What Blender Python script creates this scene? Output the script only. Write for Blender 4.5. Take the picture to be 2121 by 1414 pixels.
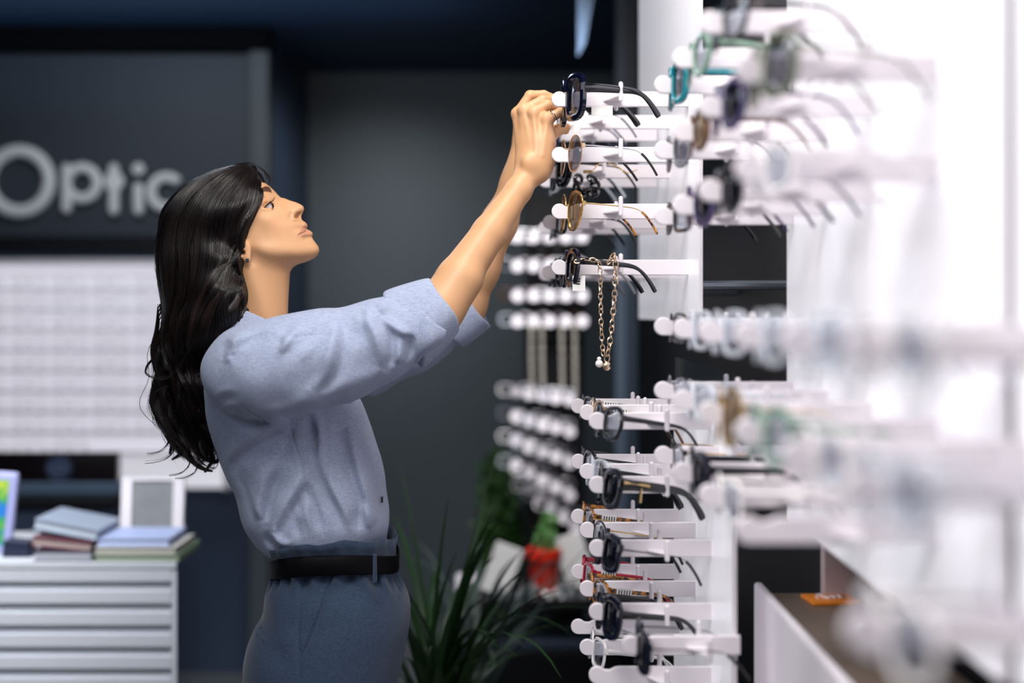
import bpy, math, random
import numpy as np
from mathutils import Vector, Matrix, Euler

scene = bpy.context.scene
scene.cycles.transparent_max_bounces = 48
for _o in list(bpy.data.objects):
    bpy.data.objects.remove(_o, do_unlink=True)
COL = scene.collection
random.seed(7)
RNG = np.random.default_rng(11)

# ---------------------------------------------------------------- camera
CAMZ = 1.42
FPX = 2946.0
CX, CY = 1060.5, 640.0
cam_d = bpy.data.cameras.new('camera')
cam = bpy.data.objects.new('camera', cam_d)
COL.objects.link(cam)
cam.location = (0, 0, CAMZ)
cam.rotation_euler = (math.pi / 2, 0, 0)
cam_d.sensor_width = 36.0
cam_d.lens = FPX / 2121 * 36.0
cam_d.shift_y = -(707.0 - CY) / 2121.0
cam_d.clip_start = 0.05
cam_d.dof.use_dof = True
cam_d.dof.focus_distance = 2.29
cam_d.dof.aperture_fstop = 1.5
scene.camera = cam

# ---------------------------------------------------------------- world, exposure
world = bpy.data.worlds.new('world')
scene.world = world
world.use_nodes = True
bg = world.node_tree.nodes['Background']
bg.inputs[0].default_value = (0.40, 0.52, 0.75, 1)
bg.inputs[1].default_value = 0.13
vs = scene.view_settings
vs.view_transform = 'Standard'
vs.look = 'None'
vs.gamma = 1
vs.exposure = 0.0
vs.use_curve_mapping = False


def area(name, loc, target, size, power, color=(1, 1, 1), sizey=None, spread=180):
    d = bpy.data.lights.new(name, 'AREA')
    d.energy = power
    d.color = color
    d.shape = 'RECTANGLE' if sizey else 'SQUARE'
    d.size = size
    d.spread = math.radians(spread)
    if sizey:
        d.size_y = sizey
    o = bpy.data.objects.new(name, d)
    COL.objects.link(o)
    o.location = loc
    v = Vector(target) - Vector(loc)
    o.rotation_euler = v.to_track_quat('-Z', 'Y').to_euler()
    return o


# ceiling lighting of the shop, plus added fill lamps
area('ceiling_or_fill_lamp', (-0.25, 1.30, 2.46), (-0.45, 2.2, 1.3), 0.5, 17, (1.0, 0.95, 0.90), 0.7)
area('ceiling_or_fill_lamp', (-0.85, 0.2, 2.44), (0.45, 1.2, 1.15), 0.6, 7.5, (1.0, 0.96, 0.96), 0.6, 75)  # added frontal fill to brighten the camera-facing sides of the near pegs
area('ceiling_or_fill_lamp', (0.05, 2.15, 2.46), (0.15, 2.45, 1.5), 0.35, 13, (1.0, 0.96, 0.92), 0.9)
area('ceiling_or_fill_lamp', (-1.6, 1.0, 2.46), (-0.6, 2.4, 1.1), 0.7, 9, (0.80, 0.88, 1.0), 0.7)  # added cool fill from the left, no fixture of the shop
area('ceiling_or_fill_lamp', (-0.9, 3.9, 2.46), (-0.5, 3.0, 0.9), 0.6, 5, (0.75, 0.85, 1.0), 0.6)
area('ceiling_or_fill_lamp', (-0.55, 5.3, 2.46), (-0.60, 6.5, 1.2), 0.3, 5.5, (0.92, 0.97, 1.0), 0.3, 85)
area('ceiling_or_fill_lamp', (-1.25, 4.5, 2.46), (-1.35, 5.3, 1.2), 0.7, 9, (0.86, 0.93, 1.0), 0.4)
area('added_uplight', (-1.5, 5.05, 2.20), (-1.5, 5.1, 2.6), 2.6, 1.6, (0.45, 0.68, 1.0), 0.2)  # added blue uplight to brighten the ceiling before the sign wall
area('ceiling_or_fill_lamp', (-1.35, 2.5, 2.46), (-1.45, 3.3, 0.7), 0.5, 17, (0.92, 0.96, 1.0), 0.3, 80)
area('ceiling_or_fill_lamp', (-0.15, 1.3, 2.46), (0.38, 1.4, 1.2), 0.5, 17, (0.97, 0.97, 1.0), 1.2)
area('ceiling_or_fill_lamp', (0.0, 3.7, 2.46), (0.12, 4.5, 1.2), 0.30, 7, (0.97, 0.97, 1.0), 0.4, 60)


# ---------------------------------------------------------------- helpers
def P(px, py, Y):
    return Vector(((px - CX) * Y / FPX, Y, CAMZ - (py - CY) * Y / FPX))


def lin(c):
    out = []
    for v in c[:3]:
        v = v / 255.0
        out.append(v / 12.92 if v <= 0.04045 else ((v + 0.055) / 1.055) ** 2.4)
    return tuple(out) + (1.0,)


def mat(name, rgb, rough=0.5, metal=0.0, spec=0.5, coat=0.0, sss=0.0, emit=0.0, trans=0.0,
        noise=0.0, nscale=40.0, bump=0.0, bscale=200.0, attr=None, aniso=0.0, sheen=0.0, stretch=None):
    m = bpy.data.materials.new(name)
    m.use_nodes = True
    nt = m.node_tree
    b = nt.nodes['Principled BSDF']
    c = lin(rgb)
    b.inputs['Base Color'].default_value = c
    b.inputs['Roughness'].default_value = rough
    b.inputs['Metallic'].default_value = metal
    b.inputs['Specular IOR Level'].default_value = spec
    b.inputs['Coat Weight'].default_value = coat
    b.inputs['Transmission Weight'].default_value = trans
    b.inputs['Sheen Weight'].default_value = sheen
    b.inputs['Anisotropic'].default_value = aniso
    if sss:
        b.inputs['Subsurface Weight'].default_value = sss
        b.inputs['Subsurface Radius'].default_value = (0.008, 0.004, 0.002)
        b.inputs['Subsurface Scale'].default_value = 1.0
    if emit:
        b.inputs['Emission Color'].default_value = c
        b.inputs['Emission Strength'].default_value = emit
    tc = nt.nodes.new('ShaderNodeTexCoord')
    src = tc.outputs['Object']
    if stretch:
        mp = nt.nodes.new('ShaderNodeMapping')
        mp.inputs['Scale'].default_value = stretch
        nt.links.new(src, mp.inputs['Vector'])
        src = mp.outputs['Vector']
    base = None
    if attr:
        an = nt.nodes.new('ShaderNodeAttribute')
        an.attribute_name = attr
        base = an.outputs['Color']
        nt.links.new(base, b.inputs['Base Color'])
    if noise:
        n = nt.nodes.new('ShaderNodeTexNoise')
        n.inputs['Scale'].default_value = nscale
        n.inputs['Detail'].default_value = 4
        nt.links.new(src, n.inputs['Vector'])
        mr = nt.nodes.new('ShaderNodeMapRange')
        mr.inputs['To Min'].default_value = 1 - noise
        mr.inputs['To Max'].default_value = 1 + noise
        nt.links.new(n.outputs['Fac'], mr.inputs['Value'])
        vm = nt.nodes.new('ShaderNodeVectorMath')
        vm.operation = 'SCALE'
        if base is not None:
            nt.links.new(base, vm.inputs[0])
        else:
            vm.inputs[0].default_value = c[:3]
        nt.links.new(mr.outputs['Result'], vm.inputs['Scale'])
        nt.links.new(vm.outputs['Vector'], b.inputs['Base Color'])
    if bump:
        n2 = nt.nodes.new('ShaderNodeTexNoise')
        n2.inputs['Scale'].default_value = bscale
        n2.inputs['Detail'].default_value = 3
        nt.links.new(src, n2.inputs['Vector'])
        bp = nt.nodes.new('ShaderNodeBump')
        bp.inputs['Strength'].default_value = bump
        bp.inputs['Distance'].default_value = 0.002
        nt.links.new(n2.outputs['Fac'], bp.inputs['Height'])
        nt.links.new(bp.outputs['Normal'], b.inputs['Normal'])
    return m


def glassy(name, rgb, gloss=0.12, rough=0.03):
    """thin tinted sheet: what passes through is tinted, and it reflects a little"""
    m = bpy.data.materials.new(name)
    m.use_nodes = True
    nt = m.node_tree
    for n in list(nt.nodes):
        if n.type == 'BSDF_PRINCIPLED':
            nt.nodes.remove(n)
    out = nt.nodes['Material Output']
    t = nt.nodes.new('ShaderNodeBsdfTransparent')
    t.inputs[0].default_value = lin(rgb)
    g = nt.nodes.new('ShaderNodeBsdfGlossy')
    g.inputs['Roughness'].default_value = rough
    lw = nt.nodes.new('ShaderNodeLayerWeight')
    lw.inputs[0].default_value = 0.5
    fr = nt.nodes.new('ShaderNodeMath')
    fr.operation = 'POWER'
    fr.inputs[1].default_value = 4.0
    nt.links.new(lw.outputs['Facing'], fr.inputs[0])
    ad = nt.nodes.new('ShaderNodeMath')
    ad.operation = 'MULTIPLY_ADD'
    ad.inputs[1].default_value = 0.35
    ad.inputs[2].default_value = 0.03 + gloss * 0.2
    ad.use_clamp = True
    nt.links.new(fr.outputs[0], ad.inputs[0])
    mx = nt.nodes.new('ShaderNodeMixShader')
    nt.links.new(ad.outputs[0], mx.inputs[0])
    nt.links.new(t.outputs[0], mx.inputs[1])
    nt.links.new(g.outputs[0], mx.inputs[2])
    nt.links.new(mx.outputs[0], out.inputs[0])
    return m


def tag(o, label=None, cat=None, group=None, kind=None):
    if label:
        o['label'] = label
    if cat:
        o['category'] = cat
    if group:
        o['group'] = group
    if kind:
        o['kind'] = kind
    return o


def empty(name, loc=(0, 0, 0), rot=(0, 0, 0)):
    o = bpy.data.objects.new(name, None)
    o.empty_display_size = 0.02
    COL.objects.link(o)
    o.location = loc
    o.rotation_euler = rot
    return o


def mesh_obj(name, V, F, m, parent=None, smooth=True, colors=None):
    me = bpy.data.meshes.new(name)
    if isinstance(F, np.ndarray):
        V = np.asarray(V, dtype=np.float32)
        k = F.shape[1]
        me.vertices.add(len(V))
        me.vertices.foreach_set('co', V.ravel())
        me.loops.add(F.size)
        me.loops.foreach_set('vertex_index', F.ravel().astype(np.int32))
        me.polygons.add(len(F))
        me.polygons.foreach_set('loop_start', np.arange(0, F.size, k, dtype=np.int32))
        me.update(calc_edges=True)
    else:
        me.from_pydata([tuple(v) for v in V], [], F)
        me.update()
    if smooth:
        me.polygons.foreach_set('use_smooth', [True] * len(me.polygons))
    if colors is not None:
        at = me.color_attributes.new('tint', 'FLOAT_COLOR', 'POINT')
        at.data.foreach_set('color', np.asarray(colors, dtype=np.float32).ravel())
    me.validate()
    if m:
        me.materials.append(m)
    o = bpy.data.objects.new(name, me)
    COL.objects.link(o)
    if parent:
        o.parent = parent
    return o


class MB:
    """collects shapes into one mesh"""
    def __init__(self):
        self.V = []
        self.F = []

    def add(self, V, F):
        n = len(self.V)
        self.V += [tuple(v) for v in V]
        self.F += [tuple(i + n for i in f) for f in F]
        return self

    def box(self, lo, hi, M=None):
        x0, y0, z0 = lo
        x1, y1, z1 = hi
        V = [Vector(v) for v in ((x0, y0, z0), (x1, y0, z0), (x1, y1, z0), (x0, y1, z0),
                                 (x0, y0, z1), (x1, y0, z1), (x1, y1, z1), (x0, y1, z1))]
        if M:
            V = [M @ v for v in V]
        return self.add(V, [(0, 3, 2, 1), (4, 5, 6, 7), (0, 1, 5, 4), (1, 2, 6, 5), (2, 3, 7, 6), (3, 0, 4, 7)])

    def tube(self, pts, r, n=8, closed=False, flat=1.0, up=None):
        """round or flattened tube; r number or list; flat scales the second axis"""
        pts = [Vector(p) for p in pts]
        N = len(pts)
        rs = r if isinstance(r, (list, tuple, np.ndarray)) else [r] * N
        V = []
        prev = None
        for i, p in enumerate(pts):
            a = pts[(i - 1) % N] if (closed or i > 0) else p
            b = pts[(i + 1) % N] if (closed or i < N - 1) else p
            t = (b - a)
            if t.length < 1e-9:
                t = Vector((0, 0, 1))
            t.normalize()
            ref = Vector(up) if up is not None else (prev if prev is not None else (Vector((0, 0, 1)) if abs(t.z) < 0.9 else Vector((1, 0, 0))))
            u = ref - t * ref.dot(t)
            if u.length < 1e-6:
                u = t.orthogonal()
            u.normalize()
            v = t.cross(u)
            prev = u
            for k in range(n):
                an = 2 * math.pi * k / n
                V.append(p + u * (math.cos(an) * rs[i]) + v * (math.sin(an) * rs[i] * flat))
        F = []
        M = N if closed else N - 1
        for i in range(M):
            j = (i + 1) % N
            for k in range(n):
                k2 = (k + 1) % n
                F.append((i * n + k, i * n + k2, j * n + k2, j * n + k))
        if not closed:
            F.append(tuple(range(n - 1, -1, -1)))
            F.append(tuple((N - 1) * n + k for k in range(n)))
        return self.add(V, F)

    def prism(self, outline, axis='y', d0=-0.005, d1=0.005, bev=0.0, M=None):
        """outline: 2D polygon (counter-clockwise), extruded along the axis, edge softened by bev"""
        n = len(outline)
        c = np.mean(np.array(outline), axis=0)
        pts = np.array(outline, dtype=float)
        nxt = np.roll(pts, -1, 0) - pts
        nxt /= (np.linalg.norm(nxt, axis=1, keepdims=True) + 1e-12)
        nor = np.stack([nxt[:, 1], -nxt[:, 0]], 1)
        nv = nor + np.roll(nor, 1, 0)
        nv /= (np.linalg.norm(nv, axis=1, keepdims=True) + 1e-12)
        inn = pts - nv * bev
        rings = [(inn, d0), (pts, d0 + bev), (pts, d1 - bev), (inn, d1)] if bev > 0 else [(pts, d0), (pts, d1)]
        V = []
        for ring, d in rings:
            for q in ring:
                if axis == 'y':
                    v = Vector((q[0], d, q[1]))
                elif axis == 'x':
                    v = Vector((d, q[0], q[1]))
                else:
                    v = Vector((q[0], q[1], d))
                V.append(M @ v if M else v)
        F = []
        for r in range(len(rings) - 1):
            for k in range(n):
                k2 = (k + 1) % n
                F.append((r * n + k, r * n + k2, (r + 1) * n + k2, (r + 1) * n + k))
        F.append(tuple(range(n - 1, -1, -1)))
        F.append(tuple((len(rings) - 1) * n + k for k in range(n)))
        return self.add(V, F)

    def lathe(self, prof, c=(0, 0, 0), n=24):
        V = []
        for r, z in prof:
            for k in range(n):
                a = 2 * math.pi * k / n
                V.append((c[0] + r * math.cos(a), c[1] + r * math.sin(a), c[2] + z))
        F = []
        for i in range(len(prof) - 1):
            for k in range(n):
                k2 = (k + 1) % n
                F.append((i * n + k, i * n + k2, (i + 1) * n + k2, (i + 1) * n + k))
        F.append(tuple(range(n - 1, -1, -1)))
        F.append(tuple((len(prof) - 1) * n + k for k in range(n)))
        return self.add(V, F)

    def ball(self, c, r, n=12, s=(1, 1, 1)):
        prof = []
        V = []
        m = n // 2
        for i in range(1, m):
            a = math.pi * i / m
            for k in range(n):
                b = 2 * math.pi * k / n
                V.append((c[0] + s[0] * r * math.sin(a) * math.cos(b), c[1] + s[1] * r * math.sin(a) * math.sin(b), c[2] - s[2] * r * math.cos(a)))
        F = []
        for i in range(m - 2):
            for k in range(n):
                k2 = (k + 1) % n
                F.append((i * n + k, i * n + k2, (i + 1) * n + k2, (i + 1) * n + k))
        lo = len(V)
        V.append((c[0], c[1], c[2] - s[2] * r))
        V.append((c[0], c[1], c[2] + s[2] * r))
        for k in range(n):
            k2 = (k + 1) % n
            F.append((lo, k2, k))
            F.append((lo + 1, (m - 2) * n + k, (m - 2) * n + k2))
        return self.add(V, F)

    def build(self, name, m, parent=None, smooth=True, bevel=0.0, angle=35):
        o = mesh_obj(name, self.V, self.F, m, parent, smooth=False)
        if smooth:
            me = o.data
            me.polygons.foreach_set('use_smooth', [True] * len(me.polygons))
            try:
                me.set_sharp_from_angle(angle=math.radians(angle))
            except Exception:
                pass
        if bevel:
            b = o.modifiers.new('bevel', 'BEVEL')
            b.width = bevel
            b.segments = 2
            b.limit_method = 'ANGLE'
        return o


def boxobj(name, lo, hi, m, parent=None, bevel=0.0):
    return MB().box(lo, hi).build(name, m, parent, smooth=False, bevel=bevel)


def struct(o):
    o['kind'] = 'structure'
    return o


def catmull(pts, n=8, closed=False):
    pts = [np.array(p, dtype=float) for p in pts]
    N = len(pts)
    out = []
    rng = range(N) if closed else range(N - 1)
    for i in rng:
        p0 = pts[(i - 1) % N] if (closed or i > 0) else 2 * pts[0] - pts[1]
        p1 = pts[i]
        p2 = pts[(i + 1) % N]
        p3 = pts[(i + 2) % N] if (closed or i < N - 2) else 2 * pts[-1] - pts[-2]
        for k in range(n):
            t = k / n
            out.append(0.5 * ((2 * p1) + (-p0 + p2) * t + (2 * p0 - 5 * p1 + 4 * p2 - p3) * t * t + (-p0 + 3 * p1 - 3 * p2 + p3) * t ** 3))
    if not closed:
        out.append(pts[-1])
    return out


# ---------------------------------------------------------------- distance fields
def surfnet(F, origin, h):
    """surface of a sampled distance field (negative inside), as one closed quad mesh"""
    nx, ny, nz = F.shape
    S = F < 0
    cnt = np.zeros((nx - 1, ny - 1, nz - 1), np.int8)
    for a in (0, 1):
        for b in (0, 1):
            for c in (0, 1):
                cnt += S[a:nx - 1 + a, b:ny - 1 + b, c:nz - 1 + c]
    act = (cnt > 0) & (cnt < 8)
    I, J, K = np.nonzero(act)
    idx = -np.ones(act.shape, np.int32)
    idx[I, J, K] = np.arange(len(I))
    acc = np.zeros((len(I), 3))
    num = np.zeros(len(I))
    corners = [(a, b, c) for a in (0, 1) for b in (0, 1) for c in (0, 1)]
    vals = {c: F[I + c[0], J + c[1], K + c[2]] for c in corners}
    for c in corners:
        for ax in range(3):
            if c[ax] == 0:
                d = list(c)
                d[ax] = 1
                d = tuple(d)
                f0, f1 = vals[c], vals[d]
                cr = (f0 < 0) != (f1 < 0)
                t = np.where(cr, f0 / np.where(f0 - f1 == 0, 1, f0 - f1), 0)
                p = np.array(c, dtype=float)[None, :].repeat(len(I), 0)
                p[:, ax] += t
                acc[cr] += p[cr]
                num[cr] += 1
    acc /= num[:, None]
    V = (acc + np.stack([I, J, K], 1)) * h + np.array(origin)
    Q = []
    for ax in range(3):
        o1, o2 = [(1, 2), (2, 0), (0, 1)][ax]
        s0 = [slice(None)] * 3
        s1 = [slice(None)] * 3
        s0[ax] = slice(0, -1)
        s1[ax] = slice(1, None)
        A, B = S[tuple(s0)], S[tuple(s1)]
        cr = A != B
        E = np.stack(np.nonzero(cr), 1)
        ok = (E[:, o1] > 0) & (E[:, o2] > 0) & (E[:, o1] < F.shape[o1] - 1) & (E[:, o2] < F.shape[o2] - 1)
        E = E[ok]

        def g(d1, d2):
            q = E.copy()
            q[:, o1] += d1
            q[:, o2] += d2
            return idx[q[:, 0], q[:, 1], q[:, 2]]
        quad = np.stack([g(-1, -1), g(0, -1), g(0, 0), g(-1, 0)], 1)
        inside = A[E[:, 0], E[:, 1], E[:, 2]]
        quad = np.where(inside[:, None], quad, quad[:, ::-1])
        Q.append(quad)
    return V, np.concatenate(Q)


class Grid:
    def __init__(self, lo, hi, h):
        self.lo = np.array(lo, dtype=float)
        self.h = h
        n = [int((b - a) / h) + 2 for a, b in zip(lo, hi)]
        self.x = (lo[0] + h * np.arange(n[0])).astype(np.float32)[:, None, None]
        self.y = (lo[1] + h * np.arange(n[1])).astype(np.float32)[None, :, None]
        self.z = (lo[2] + h * np.arange(n[2])).astype(np.float32)[None, None, :]

    def cone(self, a, b, r1, r2, sy=1.0):
        a = np.array(a, dtype=np.float32)
        b = np.array(b, dtype=np.float32)
        d = b - a
        L = float((d * d).sum()) + 1e-12
        px, py, pz = self.x - a[0], self.y - a[1], self.z - a[2]
        t = np.clip((px * d[0] + py * d[1] + pz * d[2]) / L, 0, 1)
        return np.sqrt((px - t * d[0]) ** 2 + ((py - t * d[1]) / sy) ** 2 + (pz - t * d[2]) ** 2) - (r1 + (r2 - r1) * t)

    def ell(self, c, r, ang=0.0):
        """ellipsoid turned by ang in the x-z plane"""
        px, py, pz = self.x - c[0], self.y - c[1], self.z - c[2]
        ca, sa = math.cos(ang), math.sin(ang)
        u = (px * ca + pz * sa) / r[0]
        v = (-px * sa + pz * ca) / r[2]
        w = py / r[1]
        k0 = np.sqrt(u * u + v * v + w * w)
        k1 = np.sqrt((u / r[0]) ** 2 + (v / r[2]) ** 2 + (w / r[1]) ** 2) + 1e-9
        return k0 * (k0 - 1) / k1

    def net(self, F):
        return surfnet(F, self.lo, self.h)


def smin(a, b, k):
    h = np.clip(k - np.abs(a - b), 0, None) / k
    return np.minimum(a, b) - h * h * k * 0.25


def smax(a, b, k):
    return -smin(-a, -b, k)


def chain(g, pts, sy=1.0, k=0.004):
    """pts: list of (px, py, Y, r)"""
    f = None
    for a, b in zip(pts[:-1], pts[1:]):
        c = g.cone(P(*a[:3]), P(*b[:3]), a[3], b[3], sy)
        f = c if f is None else smin(f, c, k)
    return f


def tps(pts, vals, X, Z):
    pts = np.array(pts, dtype=float)
    n = len(pts)
    d = np.linalg.norm(pts[:, None] - pts[None], axis=2)
    K = d ** 2 * np.log(d + 1e-9)
    A = np.zeros((n + 3, n + 3))
    A[:n, :n] = K + np.eye(n) * 1e-7
    A[:n, n] = 1
    A[:n, n + 1:] = pts
    A[n, :n] = 1
    A[n + 1:, :n] = pts.T
    w = np.linalg.solve(A, np.concatenate([np.array(vals, dtype=float), [0, 0, 0]]))
    out = w[n] + w[n + 1] * X + w[n + 2] * Z
    for i in range(n):
        r2 = (X - pts[i, 0]) ** 2 + (Z - pts[i, 1]) ** 2 + 1e-18
        out = out + w[i] * 0.5 * r2 * np.log(r2)
    return out


def blur2(A, s, h):
    n = int(3 * s / h) + 1
    k = np.exp(-0.5 * (np.arange(-n, n + 1) * h / s) ** 2)
    k /= k.sum()
    for ax in (0, 1):
        B = np.zeros_like(A)
        P_ = np.pad(A, [(n, n) if i == ax else (0, 0) for i in range(2)], mode='edge')
        for i, w in enumerate(k):
            B += w * (P_[i:i + A.shape[0]] if ax == 0 else P_[:, i:i + A.shape[1]])
        A = B
    return A


def poly_sdf(poly, X, Z):
    """signed distance to a 2D polygon, negative inside"""
    poly = np.array(poly, dtype=float)
    d = np.full(np.broadcast(X, Z).shape, 1e9)
    ins = np.zeros(d.shape, bool)
    n = len(poly)
    for i in range(n):
        a, b = poly[i], poly[(i + 1) % n]
        e = b - a
        t = np.clip(((X - a[0]) * e[0] + (Z - a[1]) * e[1]) / (e @ e + 1e-18), 0, 1)
        d = np.minimum(d, (X - a[0] - t * e[0]) ** 2 + (Z - a[1] - t * e[1]) ** 2)
        c = ((a[1] > Z) != (b[1] > Z)) & (X < (b[0] - a[0]) * (Z - a[1]) / (b[1] - a[1] + 1e-18) + a[0])
        ins ^= c
    d = np.sqrt(d)
    return np.where(ins, -d, d)


def line_dist(pl, X, Z):
    pl = np.array(pl, dtype=float)
    d = np.full(np.broadcast(X, Z).shape, 1e9)
    T = np.zeros(d.shape)
    n = len(pl) - 1
    for i in range(n):
        a, b = pl[i], pl[i + 1]
        e = b - a
        t = np.clip(((X - a[0]) * e[0] + (Z - a[1]) * e[1]) / (e @ e + 1e-18), 0, 1)
        dd = np.sqrt((X - a[0] - t * e[0]) ** 2 + (Z - a[1] - t * e[1]) ** 2)
        T = np.where(dd < d, (i + t) / n, T)
        d = np.minimum(d, dd)
    return d, T


def folds(lst, Yref, X, Z, k=1.0, kw=1.0):
    """lst of (pixel polyline, height in m, width in px); faded at the ends"""
    S = FPX / Yref
    D = np.zeros(np.broadcast(X, Z).shape)
    for pl, amp, w in lst:
        q = [(P(a, b, Yref).x, P(a, b, Yref).z) for a, b in pl]
        q = [tuple(v) for v in catmull(q, 4)]
        d, T = line_dist(q, X, Z)
        if w > 4.5:
            fade = np.sin(np.pi * np.clip(T, 0.03, 0.97)) ** 0.8
            am, ww = amp * k, w * kw * (0.7 + 0.5 * np.sin(np.pi * T))
        else:
            fade, am, ww = np.clip(np.minimum(T, 1 - T) * 8 + 0.2, 0, 1), amp, w
        D += am * np.exp(-(d / (ww / S)) ** 2) * fade
    return D

# ---------------------------------------------------------------- materials
M_ceiling = mat('ceiling_paint', (36, 58, 84), 0.6, noise=0.05)
M_wall = mat('charcoal_wall_paint', (68, 76, 82), 0.55, noise=0.06, nscale=3, bump=0.1)
M_navy = mat('navy_wall_paint', (48, 62, 84), 0.5, noise=0.06, nscale=3)
M_black = mat('black_gloss_board', (11, 12, 16), 0.5, spec=0.3)
M_floor = mat('grey_floor_tile', (92, 94, 98), 0.35, noise=0.1, nscale=6)
M_white = mat('white_lacquer', (232, 226, 232), 0.35, noise=0.01)
M_panel = mat('white_display_panel', (236, 234, 240), 0.3, emit=0.34)  # glow added to brighten the panel beyond what the lamps give
M_lit = mat('backlit_white_panel', (220, 219, 228), 0.4, emit=0.66)
M_panel2 = mat('pale_grey_display_panel', (172, 172, 180), 0.5, emit=0.06)  # faint added glow here too
M_peg = mat('white_peg_plastic', (228, 221, 226), 0.3, sss=0.0)
M_clear = glassy('clear_acrylic', (236, 242, 246), 0.3, 0.05)
M_steel = mat('brushed_steel', (150, 158, 168), 0.35, metal=0.9)
M_letter = mat('brushed_letter_metal', (238, 240, 242), 0.45)
M_gold = mat('polished_gold', (226, 190, 130), 0.22, metal=1.0)
M_rose = mat('pale_rose_gold', (236, 208, 178), 0.25, metal=0.9)
M_silver = mat('polished_silver', (205, 205, 212), 0.18, metal=1.0)
M_pearl = mat('pearl', (238, 232, 228), 0.18, coat=0.6)
M_tagw = mat('white_tag_card', (236, 234, 232), 0.6)
M_ink = mat('black_ink', (24, 24, 28), 0.5)

# ---------------------------------------------------------------- room shell
struct(boxobj('floor', (-3.6, -1.5, -0.05), (1.6, 6.9, 0.0), M_floor))
struct(boxobj('ceiling', (-3.6, -1.5, 2.50), (1.6, 6.9, 2.56), M_ceiling))
struct(boxobj('wall_back', (-1.0, 6.5, 0), (0.56, 6.6, 2.5), M_wall))
struct(boxobj('wall_right', (0.50, -1.5, 0), (0.56, 6.5, 2.5), M_black))
struct(boxobj('wall_left', (-3.6, -1.5, 0), (-3.55, 6.6, 2.5), M_navy))
struct(boxobj('wall_sign', (-3.6, 5.56, 0), (-0.93, 6.6, 2.5), M_navy))
struct(boxobj('trim_1', (-3.55, 5.42, 2.41), (-0.93, 5.56, 2.50), mat('matt_black_paint', (9, 10, 14), 0.95, spec=0.1), bevel=0.004))       # dark bulkhead under the ceiling
struct(boxobj('trim_2', (-1.005, 5.44, 0.0), (-0.93, 5.56, 2.41), M_wall, bevel=0.006))     # end post of the sign wall
struct(boxobj('trim_3', (-3.55, 5.50, 1.64), (-1.005, 5.56, 1.70), M_black, bevel=0.004))


def PX(px, Y):
    return (px - CX) * Y / FPX


def PZ(py, Y):
    return CAMZ - (py - CY) * Y / FPX


# sign board with raised letters
sb = empty('wall_sign_board', (-2.2, 5.5, 1.70))
tag(sb, 'dark grey sign board on the left wall with pale raised letters reading Optic', 'sign')


def child(o, parent):
    o.parent = parent
    o.matrix_parent_inverse = Matrix.Translation(-parent.location) if parent.rotation_euler == Euler((0, 0, 0)) else parent.matrix_basis.inverted()
    return o


child(boxobj('board', (-3.54, 5.49, 1.70), (-1.01, 5.56, 2.405), mat('dark_slate_board', (50, 59, 70), 0.6), bevel=0.004), sb)
YL = 5.46
S_L = FPX / YL


def ring_letter(cx, cy, ro, w, a0=0, a1=360):
    pts = []
    n = 48
    full = (a1 - a0) >= 360
    for i in range(n if full else n + 1):
        a = math.radians(a0 + (a1 - a0) * i / n)
        pts.append((PX(cx, YL) + (ro - w / 2) / S_L * math.cos(a), YL, PZ(cy, YL) + (ro - w / 2) / S_L * math.sin(a)))
    return pts, full


def letter(parts, label=None):
    mb = MB()
    for p in parts:
        if p[0] == 'ring':
            pts, full = ring_letter(*p[1:])
            w = p[4]
            mb.tube(pts, w / 2 / S_L, 10, closed=full, flat=1.0)
        else:
            x, y0, y1, w = p[1:]
            mb.tube([(PX(x, YL), YL, PZ(y0 + w / 2, YL)), (PX(x, YL), YL, PZ(y1 - w / 2, YL))], w / 2 / S_L, 12)
            mb.ball((PX(x, YL), YL, PZ(y0 + w / 2, YL)), w / 2 / S_L, 12)
            mb.ball((PX(x, YL), YL, PZ(y1 - w / 2, YL)), w / 2 / S_L, 12)
    # stand-offs reach back to the board
    for p in parts:
        x, y = (p[1] + (p[3] - p[4] / 2) * 0.7, p[2] + (p[3] - p[4] / 2) * 0.7) if p[0] == 'ring' else (p[1], (p[2] + p[3]) / 2)
        mb.tube([(PX(x, YL), YL, PZ(y, YL)), (PX(x, YL), YL + 0.032, PZ(y, YL))], 0.006, 8)
    o = mb.build('letter', M_letter)
    child(o, sb)
    return o


letter([('ring', 40, 375, 76, 27)])
letter([('bar', 138, 338, 442, 21), ('ring', 170, 379, 43, 22)])
letter([('bar', 236, 338, 446, 22), ('ring', 236, 376, 21, 12)])
letter([('bar', 287, 378, 446, 22), ('ring', 287, 350, 13, 13)])
letter([('ring', 345, 398, 42, 21, 40, 320)])

# lit wall display with rows of spectacles
YD = 5.40
wd = empty('wall_display_case', (PX(200, YD), YD, PZ(1015, YD)))
tag(wd, 'bright backlit white wall display with rows of frames below the sign', 'display')
x0, x1 = -3.2, PX(478, YD)
zb, zt = PZ(1012, YD), PZ(548, YD)
child(boxobj('back_panel', (x0, YD + 0.02, zb), (x1, YD + 0.10, zt), M_lit, bevel=0.004), wd)
child(boxobj('side_panel', (x1 - 0.02, YD - 0.05, zb), (x1, YD + 0.02, zt), M_white, bevel=0.003), wd)
child(boxobj('head_rail', (x0, YD - 0.05, zt), (x1, YD + 0.10, zt + 0.02), M_white, bevel=0.003), wd)
rows_z = [zt - 0.07 - i * 0.0775 for i in range(9)]
for z in rows_z:
    child(boxobj('shelf', (x0, YD - 0.03, z - 0.028), (x1 - 0.02, YD + 0.02, z - 0.020), M_white), wd)

# ---------------------------------------------------------------- spectacles
ACE = {}


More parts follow.
